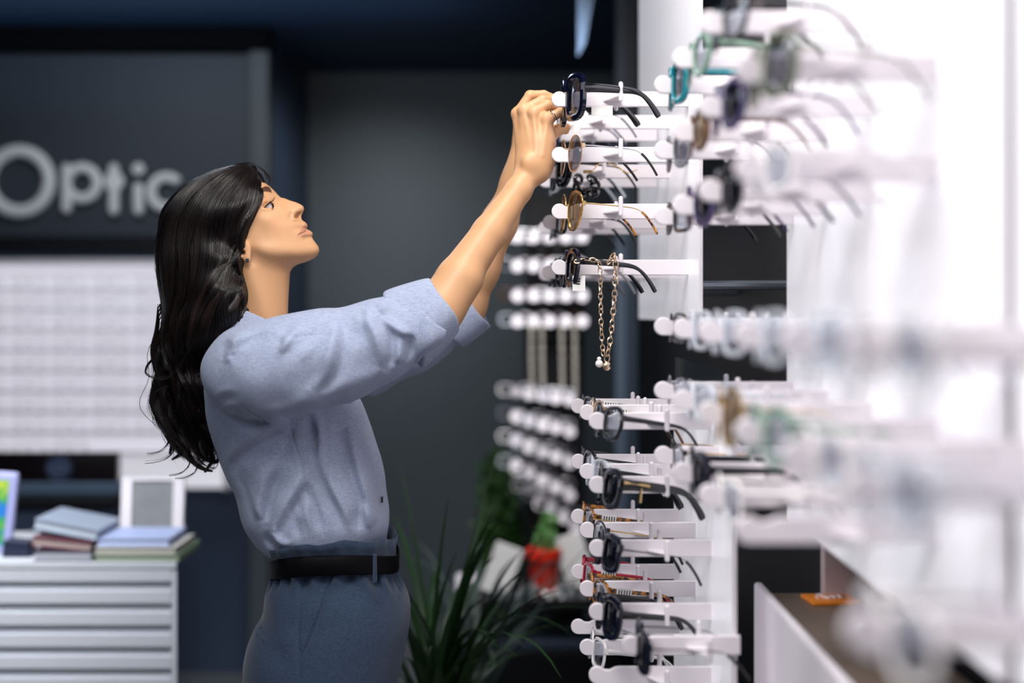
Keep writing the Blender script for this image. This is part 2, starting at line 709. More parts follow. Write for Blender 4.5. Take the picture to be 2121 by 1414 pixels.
def acetate(name, rgb, rough=0.12, spots=None):
    if name in ACE:
        return ACE[name]
    m = mat(name, rgb, rough, coat=0.5)
    if spots:
        nt = m.node_tree
        b = nt.nodes['Principled BSDF']
        tc = nt.nodes.new('ShaderNodeTexCoord')
        n = nt.nodes.new('ShaderNodeTexNoise')
        n.inputs['Scale'].default_value = 120
        n.inputs['Detail'].default_value = 2
        cr = nt.nodes.new('ShaderNodeValToRGB')
        cr.color_ramp.elements[0].position = 0.42
        cr.color_ramp.elements[0].color = lin(rgb)
        cr.color_ramp.elements[1].position = 0.60
        cr.color_ramp.elements[1].color = lin(spots)
        nt.links.new(tc.outputs['Object'], n.inputs['Vector'])
        nt.links.new(n.outputs['Fac'], cr.inputs['Fac'])
        nt.links.new(cr.outputs['Color'], b.inputs['Base Color'])
    ACE[name] = m
    return m


CRYSTAL = mat('crystal_acetate', (226, 230, 238), 0.1, coat=0.4)
CRYSTAL.node_tree.nodes['Principled BSDF'].inputs['Alpha'].default_value = 0.5
FR = {
    'black': acetate('black_acetate', (16, 17, 22)),
    'navy': acetate('dark_navy_acetate', (8, 11, 30)),
    'tortoise': acetate('tortoiseshell_acetate', (40, 24, 18), spots=(196, 128, 50)),
    'brown': acetate('brown_acetate', (92, 62, 44)),
    'red': acetate('crimson_acetate', (170, 24, 54)),
    'teal': acetate('teal_acetate', (20, 120, 132)),
    'purple': acetate('purple_acetate', (56, 48, 86)),
    'olive': acetate('olive_acetate', (92, 98, 78)),
    'green': acetate('sage_green_acetate', (112, 140, 124)),
    'grey': acetate('grey_acetate', (120, 122, 130)),
    'clear': CRYSTAL,
    'white': acetate('white_acetate', (236, 232, 232)),
    'gold': M_gold,
    'rose': M_rose,
    'silver': M_silver,
    'gunmetal': mat('gunmetal', (70, 66, 66), 0.3, metal=0.9),
}
LN = {
    'clear': glassy('clear_lens', (236, 240, 244), 0.25),
    'smoke': glassy('grey_smoke_lens', (186, 187, 194), 0.3),
    'dark': glassy('dark_lens', (84, 88, 102), 0.5),
    'brown': glassy('amber_brown_lens', (198, 186, 166), 0.35),
}


def lens_outline(shape, w, h, n=30):
    pts = []
    for i in range(n):
        a = 2 * math.pi * i / n
        c, s = math.cos(a), math.sin(a)
        e = {'round': 2.0, 'oval': 2.1, 'square': 3.6, 'cateye': 2.7, 'aviator': 2.5, 'butterfly': 2.9}[shape]
        r = (abs(c) ** e + abs(s) ** e) ** (-1 / e)
        y, z = w * r * c, h * r * s
        if shape == 'cateye' and s > 0:
            z += h * 0.30 * max(0, c) * s
        if shape == 'cateye' and s < 0:
            y *= 1 - 0.14 * abs(s)
        if shape == 'aviator' and s < 0:
            y *= 1 - 0.22 * abs(s)
            y += 0.1 * w * s
        if shape == 'butterfly':
            y *= 1 + 0.10 * s
        pts.append((y, z))
    return pts


def build_glasses(name, shape, frame, lens, w=0.026, h=0.020, rim=0.0022, dx=0.004, th=0.004, temple=None, tips=None, drop=0.030, gap=0.018, tagged=False, L=0.138):
    """local: front in the y-z plane at x=0, bridge at the origin, temples run to +x"""
    root = empty(name)
    zc = -0.010
    WR = 2.2
    yc = w + gap / 2
    mb = MB()
    for s in (1, -1):
        o = [(s * (yc + y), zc + z) for y, z in lens_outline(shape, w, h)]
        if s < 0:
            o = o[::-1]
        n = len(o)
        pts = [Vector((0.0015 * 0, y, z)) for y, z in o]
        V = []
        cen = Vector((0, s * yc, zc))
        for p in pts:
            out = (p - cen).normalized()
            cs = [(-dx / 2, 0.0), (-dx / 2 * 0.6, rim), (dx / 2 * 0.6, rim), (dx / 2, 0.0), (dx / 2 * 0.6, -rim), (-dx / 2 * 0.6, -rim)]
            for a, b in cs:
                v = p + Vector((a, 0, 0)) + out * b
                v.x += WR * v.y ** 2
                V.append(v)
        F = []
        for i in range(n):
            j = (i + 1) % n
            for k in range(6):
                k2 = (k + 1) % 6
                F.append((i * 6 + k, j * 6 + k, j * 6 + k2, i * 6 + k2))
        mb.add(V, F)
        # end piece
        xe = WR * (yc + w) ** 2
        mb.box((xe - dx / 2, s * (yc + w - rim) if s > 0 else s * (yc + w + 0.005), -0.003), (xe + 0.004, s * (yc + w + 0.005) if s > 0 else s * (yc + w - rim), 0.003 + rim))
    bz = 0.001
    mb.tube(catmull([(0, -gap / 2 - 0.001, bz - 0.005), (0, -gap / 5, bz), (0, gap / 5, bz), (0, gap / 2 + 0.001, bz - 0.005)], 3), max(rim * 0.8, 0.0012), 6)
    mb.build('front_frame', FR[frame], root, angle=50)
    for s in (1, -1):
        o = [(s * (yc + y), zc + z) for y, z in lens_outline(shape, w - 0.0004, h - 0.0004)]
        if s < 0:
            o = o[::-1]
        V = [(0.0005 - 0.0014, s * yc, zc)] + [(0.0005, y, z) for y, z in o] + [(-0.0026, s * yc, zc)] + [(-0.0006, y, z) for y, z in o]
        V = [(a + WR * b * b, b, c) for a, b, c in V]
        n = len(o)
        F = []
        for i in range(n):
            j = (i + 1) % n
            F.append((0, 1 + i, 1 + j))
            F.append((n + 1, n + 2 + j, n + 2 + i))
            F.append((1 + i, n + 2 + i, n + 2 + j, 1 + j))
        mesh_obj('lens', V, F, LN[lens], root, smooth=True)
    yo = yc + w + 0.003
    tm = FR[temple or frame]
    for s in (1, -1):
        path = catmull([(xe + 0.002, s * yo, 0.001), (0.03, s * (yo + 0.001), 0.001), (0.07, s * (yo - 0.002), 0.0005), (0.096, s * (yo - 0.005), -0.001),
                        (0.112, s * (yo - 0.008), -0.008), (L * 0.92, s * (yo - 0.011), -0.008 - drop * 0.5), (L, s * (yo - 0.013), -0.008 - drop)], 4)
        N = len(path)
        rs = []
        for i in range(N):
            t = i / (N - 1)
            rs.append(th * (1.0 - 0.55 * min(1, t * 1.6)) if t < 0.62 else th * (0.45 + 0.22 * (t - 0.62) / 0.38) * (1 if t < 0.999 else 0.75))
        fl = 0.45 if th > 0.003 else 0.8
        mt = MB()
        cut = int(N * 0.62)
        if tips:
            mt.tube(path[:cut + 1], rs[:cut + 1], 8, flat=fl)
        else:
            mt.tube(path, rs, 8, flat=fl)
        t = mt.build('temple', tm, root, angle=60)
        if tips:
            MB().tube(path[cut:], [max(r, 0.0020) * 1.1 for r in rs[cut:]], 8, flat=0.6).build('temple_tip', FR[tips], t, angle=60)
        if tagged and s < 0:
            g = MB().box((0.020, s * (yo + 0.003) - 0.0004, -0.006), (0.044, s * (yo + 0.003) + 0.0004, 0.007)).build('price_tag', M_tagw, root, smooth=False)
            g['label'] = 'white price tag on the temple'
            bm = MB()
            for q in range(5):
                bm.box((0.023 + q * 0.0042, s * (yo + 0.003) - 0.0009, -0.003), (0.0245 + q * 0.0042, s * (yo + 0.003) - 0.0004, 0.004))
            bm.build('barcode', M_ink, g, smooth=False)
    return root


def copy_tree(o, parent=None):
    c = o.copy()
    COL.objects.link(c)
    c.parent = parent
    for ch in list(o.children):
        copy_tree(ch, c)
    return c


STY = {
    'big_navy': (dict(shape='square', frame='navy', lens='smoke', w=0.029, h=0.033, rim=0.0050, dx=0.010, th=0.0085, temple='black'), 'large glossy navy sunglasses with thick black temples', 'sunglasses'),
    'round_gold': (dict(shape='round', frame='rose', lens='smoke', w=0.025, h=0.029, rim=0.0011, dx=0.002, th=0.0014, temple='silver', tips='gunmetal'), 'round thin rose gold sunglasses with grey lenses', 'sunglasses'),
    'gold_brown': (dict(shape='aviator', frame='gold', lens='brown', w=0.027, h=0.031, rim=0.0015, dx=0.003, th=0.0014, temple='gold', tips='tortoise'), 'gold rimmed aviator sunglasses with amber lenses', 'sunglasses'),
    'black_oval': (dict(shape='oval', frame='black', lens='dark', w=0.026, h=0.027, rim=0.0050, dx=0.009, th=0.0020, temple='gunmetal', tips='black'), 'glossy black oval sunglasses with thick rims', 'sunglasses'),
    'violet_black': (dict(shape='square', frame='black', lens='clear', w=0.027, h=0.021, rim=0.0026, dx=0.005, th=0.0048), 'black square spectacles with clear lenses', 'glasses'),
    'slim_grey': (dict(shape='oval', frame='gunmetal', lens='clear', w=0.026, h=0.018, rim=0.0012, dx=0.002, th=0.0013, temple='gunmetal', tips='grey'), 'slim grey metal spectacles', 'glasses'),
    'gold_black': (dict(shape='oval', frame='black', lens='dark', w=0.026, h=0.025, rim=0.0024, dx=0.006, th=0.0045, temple='grey'), 'black oval sunglasses with slim grey temples', 'sunglasses'),
    'tortoise': (dict(shape='square', frame='tortoise', lens='clear', w=0.026, h=0.020, rim=0.0022, dx=0.004, th=0.0042, tagged=True), 'tortoiseshell spectacles with a price tag', 'glasses'),
    'crystal': (dict(shape='square', frame='clear', lens='clear', w=0.026, h=0.022, rim=0.0028, dx=0.005, th=0.0048), 'clear crystal acetate spectacles', 'glasses'),
    'black_cat': (dict(shape='cateye', frame='black', lens='clear', w=0.027, h=0.022, rim=0.0028, dx=0.005, th=0.0042), 'black cat eye spectacles with clear lenses', 'glasses'),
    'black_sun': (dict(shape='cateye', frame='black', lens='dark', w=0.028, h=0.025, rim=0.0042, dx=0.006, th=0.0090), 'chunky black cat eye sunglasses with gold bars', 'sunglasses'),
    'blush': (dict(shape='round', frame='rose', lens='clear', w=0.025, h=0.022, rim=0.0016, dx=0.003, th=0.0018, temple='gold', tips='brown', tagged=True), 'pale rose gold round spectacles', 'glasses'),
    'black_tag': (dict(shape='square', frame='black', lens='clear', w=0.026, h=0.019, rim=0.0020, dx=0.004, th=0.0040, tagged=True), 'black square spectacles with a price tag', 'glasses'),
    'navy_wire': (dict(shape='square', frame='navy', lens='dark', w=0.026, h=0.024, rim=0.0038, dx=0.006, th=0.0012, temple='gunmetal', tips='black'), 'dark navy sunglasses with wire temples', 'sunglasses'),
    'navy_wide': (dict(shape='butterfly', frame='navy', lens='dark', w=0.027, h=0.027, rim=0.0044, dx=0.007, th=0.0060, temple='black'), 'dark navy sunglasses with wide black temples', 'sunglasses'),
    'gold_wire': (dict(shape='round', frame='gunmetal', lens='clear', w=0.025, h=0.020, rim=0.0012, dx=0.002, th=0.0013, temple='gold', tips='black'), 'thin dark rimmed spectacles with gold temples', 'glasses'),
    'red': (dict(shape='square', frame='red', lens='clear', w=0.026, h=0.020, rim=0.0026, dx=0.005, th=0.0042, tagged=True), 'crimson red spectacles with a price tag', 'glasses'),
    'white': (dict(shape='square', frame='white', lens='clear', w=0.026, h=0.021, rim=0.0024, dx=0.004, th=0.0040), 'white acetate spectacles with clear lenses', 'glasses'),
    'teal': (dict(shape='square', frame='teal', lens='smoke', w=0.027, h=0.026, rim=0.0050, dx=0.009, th=0.0060), 'teal blue acetate sunglasses', 'sunglasses'),
    'purple': (dict(shape='oval', frame='purple', lens='dark', w=0.026, h=0.025, rim=0.0036, dx=0.006, th=0.0035), 'dark purple sunglasses', 'sunglasses'),
    'brown': (dict(shape='oval', frame='brown', lens='brown', w=0.026, h=0.024, rim=0.0030, dx=0.005, th=0.0032, temple='brown'), 'brown oval sunglasses', 'sunglasses'),
    'olive': (dict(shape='square', frame='olive', lens='smoke', w=0.028, h=0.027, rim=0.0034, dx=0.006, th=0.0032), 'olive green square sunglasses', 'sunglasses'),
    'green': (dict(shape='round', frame='green', lens='clear', w=0.026, h=0.024, rim=0.0040, dx=0.006, th=0.0050), 'sage green round spectacles', 'glasses'),
    'grey': (dict(shape='oval', frame='grey', lens='smoke', w=0.026, h=0.024, rim=0.0026, dx=0.005, th=0.0028), 'grey oval sunglasses', 'sunglasses'),
    'silver': (dict(shape='oval', frame='silver', lens='clear', w=0.025, h=0.020, rim=0.0013, dx=0.002, th=0.0014, tips='grey'), 'thin silver spectacles', 'glasses'),
}
PROTO = {}


def put_glasses(sty, loc, label, group=None, yaw=0.0, pitch=0.0, roll=0.0):
    kw, desc, cat = STY[sty]
    if sty not in PROTO:
        PROTO[sty] = build_glasses('spectacles' if cat == 'glasses' else 'sunglasses', **kw)
        o = PROTO[sty]
        if sty == 'black_sun':
            for s in (1, -1):
                tp = [c for c in o.children if c.name.startswith('temple')][0 if s > 0 else 1]
                g = MB().tube([(0.012, s * 0.0690, 0.0035), (0.050, s * 0.0690, 0.0025)], [0.0036, 0.0028], 8).tube([(0.038, s * 0.0695, 0.003), (0.038, s * 0.0695, -0.022)], [0.002, 0.0026], 8)
                g.build('hinge_bar', M_gold, tp)['label'] = 'gold hinge bar'
    else:
        o = copy_tree(PROTO[sty])
    o.location = loc
    o.rotation_euler = (roll, pitch, yaw)
    tag(o, desc + ' ' + label, cat, group)
    return o


# ---------------------------------------------------------------- white pegs
def peg_outline(L):
    """side outline: round head, neck notch, straight bar; tip at x=0, wall at x=L"""
    R = 0.0124
    hh = 0.0122
    pts = []
    for i in range(20):
        a = math.radians(40 + (270 - 40) * i / 19)
        pts.append((R + R * math.cos(a), R * math.sin(a)))
    low = [(L, -R)]
    top = [(L, hh), (0.044, hh), (0.038, hh - 0.0008), (0.034, hh - 0.0030), (0.030, hh - 0.0048), (0.026, hh - 0.0046)]
    return pts + low + top


PEG = {}


def add_peg(parent, loc, L=0.18, yaw=0.0, clip=True, share='std'):
    """peg as a child of its panel; pegs share mesh data"""
    key = (share, L, clip)
    if key not in PEG:
        p = MB().prism(peg_outline(L), 'y', -0.0045, 0.0045, bev=0.0010).build('peg', M_peg, None, angle=30)
        c = None
        if clip:
            m = MB()
            # cross piece that carries the temples: two slanted arms with upright rounded ends
            x = 0.108
            for s in (1, -1):
                m.prism([(x - 0.026, s * 0.003), (x + 0.003, s * 0.003), (x + 0.004, s * 0.050), (x - 0.002, s * 0.052)][::s], 'z', -0.004, -0.0015)
                m.tube([(x, s * 0.052, -0.008), (x, s * 0.052, 0.017)], 0.0036, 10)
                m.ball((x, s * 0.052, 0.017), 0.0037, 10)
                m.ball((x, s * 0.052, -0.008), 0.0037, 10)
            c = m.build('temple_rest', M_peg, p, angle=50)
        PEG[key] = p
        o = p
    else:
        o = copy_tree(PEG[key])
    o.parent = parent
    o.location = Vector(loc) - parent.location
    o.rotation_euler = (0, 0, yaw)
    return o

# ================================================================ the woman
YC = 2.38          # her mid plane
S0 = FPX / YC
person = empty('person', (PX(640, YC), YC, 0))
tag(person, 'woman with long dark wavy hair in pale blue shirt reaching up to a display peg', 'person')


def pc(o):
    o.parent = person
    o.matrix_parent_inverse = Matrix.Translation(-person.location)
    return o


# ---------------- head
face_px = [(529.6, 365, .085), (539, 372, .085), (551.6, 381.7, .075), (561.3, 389, .060), (568.6, 398.5, .034), (575.5, 406, .016), (584, 410, .011),
           (597, 413.6, .0090), (611, 418.2, .0085), (621.5, 422.6, .010), (627.6, 427.2, .011), (629.7, 433, .011), (627.8, 438.6, .010), (625, 444.5, .007),
           (624.2, 450.6, .006), (627.3, 456.7, .010), (632, 459.7, .014), (636, 464.4, .015), (636.9, 469.5, .014), (634.6, 473.6, .013), (638.5, 475.2, .014),
           (644.6, 478.9, .015), (647.6, 483.9, .015), (646.0, 489.3, .015), (646.4, 494.6, .018), (651, 500.5, .024), (657.8, 507.4, .028), (661.6, 517, .030),
           (659.2, 526.6, .034), (651, 534.8, .042), (638.5, 540.5, .055), (624.7, 545, .070), (604, 550, .090), (582, 554, .110), (560, 552, .120), (540, 546, .110)]
skull_px = [(520, 548, .10), (495, 556, .08), (460, 562, .07), (425, 552, .07), (398, 530, .07), (380, 500, .07), (372, 465, .07), (374, 430, .07),
            (386, 402, .07), (408, 380, .07), (438, 364, .08), (470, 356, .085), (500, 356, .085)]
inner = [(608, 429, .0142), (614, 437, .0165), (606, 446, .0200), (596, 434, .0240), (588, 423, .0185),
         (590, 446, .0350), (578, 433, .0345), (570, 421, .0320), (562, 408, .0370),
         (548, 402, .0480), (535, 385, .0540), (556, 416, .0425), (560, 434, .0440), (545, 415, .0530), (541, 432, .0575), (546, 448, .0600), (562, 450, .0550), (576, 450, .0450),
         (535, 465, .0620), (555, 472, .0580), (578, 474, .0500), (598, 470, .0400), (612, 464, .0290), (608, 484, .0370),
         (620, 480, .0290), (630, 482, .0220), (624, 498, .0300), (638, 502, .0230), (645, 516, .0240), (628, 515, .0330),
         (600, 500, .0440), (575, 500, .0540), (550, 502, .0600), (620, 530, .0360), (596, 530, .0470), (570, 530, .0560), (540, 525, .0610),
         (515, 500, .0660), (500, 520, .0660), (505, 460, .0720), (500, 420, .0730), (515, 395, .0660), (522, 430, .0690),
         (470, 400, .0700), (450, 450, .0780), (470, 500, .0740), (420, 440, .0720), (425, 490, .0680), (400, 450, .0600), (450, 530, .0600)]


def sil(pxs, closed=True):
    pts, vals = [], []
    q = [np.array([P(e[0], e[1], e[3] if len(e) > 3 else YC).x, P(e[0], e[1], e[3] if len(e) > 3 else YC).z]) for e in pxs]
    n = len(q)
    for i in range(n):
        t = q[(i + 1) % n] - q[(i - 1) % n]
        nn = np.array([t[1], -t[0]])
        nn /= np.linalg.norm(nn)
        R = pxs[i][2]
        dl = min(0.0045, R * 0.35)
        yield q[i], 0.0
        yield q[i] + nn * dl, 2 * R * dl
        yield q[i] - nn * dl * 0.8, -2 * R * dl * 0.8


H = 0.0013
glo = (PX(362, YC), YC - 0.105, PZ(720, YC))
ghi = (PX(668, YC), YC + 0.105, PZ(348, YC))
g = Grid(glo, ghi, H)
cp, cv = [], []
allpx = face_px + skull_px
_t = list(sil(allpx))
# orientation check: interior must be on the positive side
_c = np.array([PX(500, YC), PZ(460, YC)])
sgn = np.sign(np.mean([np.dot(_t[i + 1][0] - _t[i][0], _c - _t[i][0]) for i in range(0, len(_t), 3)]))
for i in range(0, len(_t), 3):
    cp.append(_t[i][0]); cv.append(0.0)
    a, b = (_t[i + 1], _t[i + 2]) if sgn > 0 else (_t[i + 2], _t[i + 1])
    cp.append(a[0]); cv.append(abs(_t[i + 1][1]))
    cp.append(b[0]); cv.append(-abs(_t[i + 2][1]))
for a, b, w in inner:
    p = P(a, b, YC - w)
    cp.append((p.x, p.z)); cv.append(w * w)
X2 = g.x[:, 0, :].astype(float)
Z2 = g.z[:, 0, :].astype(float) + 0 * X2
X2 = X2 + 0 * Z2
Q = tps(cp, cv, X2, Z2)
outl = [(P(a, b, YC).x, P(a, b, YC).z) for a, b, r in allpx]
od = poly_sdf(outl, X2, Z2)
nose = poly_sdf([(P(a, b, YC - .01).x, P(a, b, YC - .01).z) for a, b in ((578, 400), (640, 410), (665, 480), (650, 492), (618, 492), (600, 460), (590, 430))], X2, Z2)
kf = np.clip(0.5 + nose / 0.006, 0, 1)
Q = Q * (1 - kf) + blur2(Q, 0.0042, H) * kf
Q = blur2(Q, 0.0012, H)
Q = np.where(od > 0.004, np.minimum(Q, -2 * 0.02 * od), Q)
gx, gz = np.gradient(Q, H)
ghead, Qhead = g, Q
# fine relief of the near and the far side
YE = YC - 0.045


def pl(pts, Y=YE):
    return [(P(a, b, Y).x, P(a, b, Y).z) for a, b in pts]


fine = [([(603.5, 437), (600.5, 445), (601.5, 453), (607, 458.5), (615, 457.5)], -.0013, 2.8),   # groove round the nostril wing
        ([(608, 436), (605, 444), (607, 453), (613, 454)], .0016, 4.5),
        ([(617.5, 488.2), (622, 484.5), (628, 481), (632, 476.5), (635.5, 473.5)], -.0024, 1.5),     # mouth line
        ([(620, 480.5), (626, 473), (631, 465)], .0008, 4.0),
        ([(624, 487.5), (633, 484.5), (642, 485)], .0012, 4.5),
        ([(622, 493), (632, 494.5), (641, 492)], -.0009, 5),
        ([(546, 408), (550, 409), (556, 414), (560, 417.5)], -.0016, 2.6),                                   # crease of the upper lid
        ([(546.5, 426), (553, 419), (561, 414.5)], .0018, 3.4),
        ([(548, 434.5), (556, 436), (566, 433.5)], .0012, 3.0),
        ([(552, 391), (560, 395), (565, 401)], .0014, 6.0),
        ([(604, 462), (610, 470), (613, 480)], -.0007, 5.0)]
D2 = folds(fine, YC - 0.03, X2, Z2)
D3 = D2[:, None, :]
ay = np.abs(g.y - YC)
Q3, G3 = Q[:, None, :], np.sqrt(gx ** 2 + gz ** 2)[:, None, :]
Fh = (ay ** 2 - Q3) / np.sqrt(4 * ay ** 2 + G3 ** 2 + 1e-6)
Fh = (Fh - D3 * np.clip(ay / 0.010, 0, 1)).astype(np.float32)
del Q3, G3
# neck
nk = g.cone(P(524, 545, YC), P(531, 715, YC), .0560, .0515, sy=0.94)
nk = smin(nk, g.cone(P(560, 540, YC), P(548, 640, YC), .030, .028), .02)
# tendon of the neck from behind the ear to the collar bone
nk = smin(nk, g.cone(P(518, 560, YC - 0.047), P(566, 700, YC - 0.030), .009, .009), .020)
nk = smin(nk, g.cone(P(518, 560, YC + 0.047), P(566, 700, YC + 0.030), .009, .009), .020)
Fb = smin(Fh, nk, .016)
# ear lobe and lower ear
for s in (-1, 1):
    yy = YC + s * 0.0695
    Fb = smin(Fb, g.ell(P(511.5, 533, yy), (.0062, .0040, .0100), 0.15), .0035)
    Fb = smin(Fb, g.ell(P(503, 515, yy), (.0130, .0045, .0170), 0.3), .004)
    Fb = smax(Fb, -g.ell(P(503.5, 524, yy + s * 0.003), (.0035, .006, .0045), 0.0), .002)
# lids over the eyeball
for s in (-1, 1):
    ec = P(551.0, 425.2, YC - 0.0315)
    Fb = smin(Fb, g.ell((ec.x, YC + s * 0.0315, ec.z), (.0128, .0128, .0122)), .004)
# eye aperture and nostril
ap = poly_sdf(pl([(545.0, 430.8), (549, 428.2), (553.5, 424.6), (558.5, 420.6), (562.3, 418.9), (565.5, 423), (566.6, 429.4), (561, 431.6), (552, 431.8)], YC - 0.043), X2, Z2)[:, None, :]
Fb = smax(Fb, -np.maximum(ap + 0.0004, 0.026 - ay), .0012)
no = poly_sdf(pl([(611.8, 452.5), (610.6, 449), (614.2, 441.6), (617, 439.5), (622.6, 438), (623.8, 439.2), (621.8, 443), (618.6, 449.4), (615, 452)], YC - 0.014), X2, Z2)[:, None, :]
Fb = smax(Fb, -np.maximum(no - 0.0004, 0.0030 - ay), .0010)
# close the neck under the collar
V, F = g.net(Fb.astype(np.float32))


def colourise(V):
    """skin colour with lips, brow and a little rouge"""
    Y = V[:, 1]
    px = CX + V[:, 0] * FPX / np.minimum(Y, 2 * YC - Y)
    py = CY - (V[:, 2] - CAMZ) * FPX / np.minimum(Y, 2 * YC - Y)
    base = np.array(lin((205, 157, 116)))[None, :].repeat(len(V), 0)

    def blend(poly, rgb, soft, k=1.0):
        d = poly_sdf(poly, px, py)
        w = np.clip(0.5 - d / soft, 0, 1) * k
        base[:, :3] = base[:, :3] * (1 - w[:, None]) + np.array(lin(rgb)[:3])[None, :] * w[:, None]
    blend([(617.5, 488.4), (621, 480), (626.5, 470.5), (630.5, 463.5), (635, 461.5), (640, 466), (638, 473), (634, 474.5), (629, 481.5)], (180, 122, 100), 2.0, .7)
    blend([(618, 488.6), (628, 482.5), (633, 475.2), (638.5, 473.5), (651, 481), (648, 488), (640, 487.5), (630, 488.5)], (192, 134, 108), 2.0, .7)
    blend([(616.8, 488.4), (622, 483.6), (628, 480.2), (632, 475.6), (635.8, 472.6), (636.2, 474.4), (632.6, 477.6), (628.6, 482), (622.6, 485.4), (617.4, 489.4)], (126, 72, 56), 1.3, .8)  # shade in the crease between the lips, painted into the skin colour
    blend([(542.5, 388.8), (548, 386), (554.2, 385.6), (558.6, 388.2), (562, 394), (563.2, 399.4), (556, 397.2), (544.5, 396.6)], (72, 44, 32), 1.6, .95)
    blend([(546, 412), (553, 409), (563, 415), (562, 419), (553, 425), (546, 429)], (196, 136, 92), 5.0, .5)
    blend([(555, 452), (585, 452), (590, 475), (560, 485)], (216, 158, 118), 22.0, .4)
    return base


C1 = colourise(V)
M_skin = mat('skin', (222, 178, 138), 0.42, spec=0.35, sss=0.12, attr='tint', noise=0.035, nscale=90, bump=0.06, bscale=900)
VF = [(V, F, C1)]

# ---------------- near arm and hand
HA = 0.0016
g = Grid(tuple(P(850, 710, 2.20)[:1]) + (2.17, PZ(710, 2.27)), (PX(1215, 2.40), 2.47, PZ(170, 2.35)), HA)
f = chain(g, [(770, 690, 2.235, .042), (908, 636, 2.255, .0370), (948, 577, 2.27, .0340), (1014, 482, 2.30, .0280), (1074, 394, 2.325, .0212), (1100, 352, 2.345, .0205)], k=.008)
f = smin(f, g.cone(P(915, 655, 2.248), P(960, 580, 2.262), .028, .026), .02)                      # elbow
f = smin(f, g.cone(P(1092, 352, 2.352), P(1100, 300, 2.362), .0170, .0180), .02)
f = smin(f, g.cone(P(1120, 352, 2.338), P(1122, 300, 2.345), .0180, .0200), .02)
f = smin(f, g.ell(P(1096, 336, 2.322), (.011, .008, .013), 0.3), .012)                             # wrist bone
K = [(1072, 236, 2.372), (1086, 228, 2.355), (1107, 234, 2.343), (1133, 246, 2.338)]
W = [(1088, 330, 2.352), (1098, 332, 2.344), (1110, 334, 2.338), (1124, 334, 2.336)]
palm = None
for a, b in zip(W, K):
    c = g.cone(P(*a), P(*b), .0125, .0098)
    palm = c if palm is None else smin(palm, c, .010)
palm = smin(palm, g.cone(P(1108, 330, 2.362), P(1100, 250, 2.368), .0170, .0140), .02)
palm = smin(palm, g.cone(P(1126, 325, 2.355), P(1128, 262, 2.358), .0160, .0125), .02)
f = smin(f, palm, .016)
for k in K:
    f = smin(f, g.ell(P(k[0], k[1] - 1, k[2] - 0.004), (.0098, .0085, .0098)), .006)
fingers = [[K[0] + (.0092,), (1098, 198, 2.372, .0086), (1126, 196.5, 2.378, .0076), (1146, 203, 2.382, .0066)],
           [K[1] + (.0092,), (1124, 208, 2.358, .0086), (1144, 206, 2.368, .0076), (1160, 214, 2.376, .0066)],
           [K[2] + (.0090,), (1134, 217, 2.345, .0084), (1156, 222, 2.356, .0074), (1172, 232, 2.366, .0064)],
           [K[3] + (.0086,), (1162, 232, 2.338, .0078), (1178, 234, 2.346, .0070), (1190, 242, 2.354, .0060)]]
fing = None
for fg in fingers:
    c = chain(g, fg, k=.003)
    fing = c if fing is None else smin(fing, c, .0018)
f = smin(f, fing, .005)
# tendons on the back of the hand
for a, b in ((K[1], (1104, 318, 2.334)), (K[2], (1112, 322, 2.328)), (K[3], (1124, 322, 2.327))):
    f = smin(f, g.cone(P(a[0], a[1] + 6, a[2] - 0.008), P(b[0], b[1], b[2] - 0.006), .0030, .0026), .005)
# thumb on the palm side
f = smin(f, chain(g, [(1112, 318, 2.372, .0120), (1140, 282, 2.392, .0105), (1160, 268, 2.398, .0088), (1174, 264, 2.400, .0070)], k=.004), .006)
V, F = g.net(f.astype(np.float32))
VF.append((V, F, np.array(lin((205, 157, 116)))[None, :].repeat(len(V), 0)))

# ---------------- far arm and hand
g = Grid((PX(900, 2.45), 2.40, PZ(720, 2.5)), (PX(1200, 2.5), 2.60, PZ(200, 2.45)), HA * 1.15)
f = chain(g, [(880, 700, 2.52, .044), (962, 632, 2.51, .036), (992, 556, 2.50, .034), (1034, 462, 2.485, .029), (1070, 375, 2.470, .0235), (1083, 342, 2.465, .0215)], k=.02)
f = smin(f, g.cone(P(1081, 345, 2.465), P(1086, 262, 2.46), .0215, .0190), .02)
f = smin(f, g.cone(P(1098, 335, 2.475), P(1112, 262, 2.47), .018, .015), .02)
K2 = [(1080, 250, 2.452), (1094, 240, 2.466), (1106, 240, 2.484), (1116, 246, 2.500)]
for i, k in enumerate(K2):
    f = smin(f, g.cone(P(1094, 335, 2.468 + 0.006 * i), P(*k), .0115, .0095), .010)
for k, e in zip(K2, ((1112, 224, 2.452), (1124, 220, 2.462), (1134, 222, 2.478), (1142, 230, 2.492))):
    f = smin(f, chain(g, [k + (.0088,), e + (.0082,), (e[0] + 24, e[1] + 6, e[2], .0070), (e[0] + 38, e[1] + 14, e[2] - 0.004, .0062)], k=.003), .0022)
f = smin(f, chain(g, [(1100, 322, 2.445, .0120), (1128, 284, 2.432, .0100), (1152, 268, 2.428, .0084), (1172, 270, 2.426, .0066)], k=.004), .006)
V, F = g.net(f.astype(np.float32))
VF.append((V, F, np.array(lin((205, 157, 116)))[None, :].repeat(len(V), 0)))

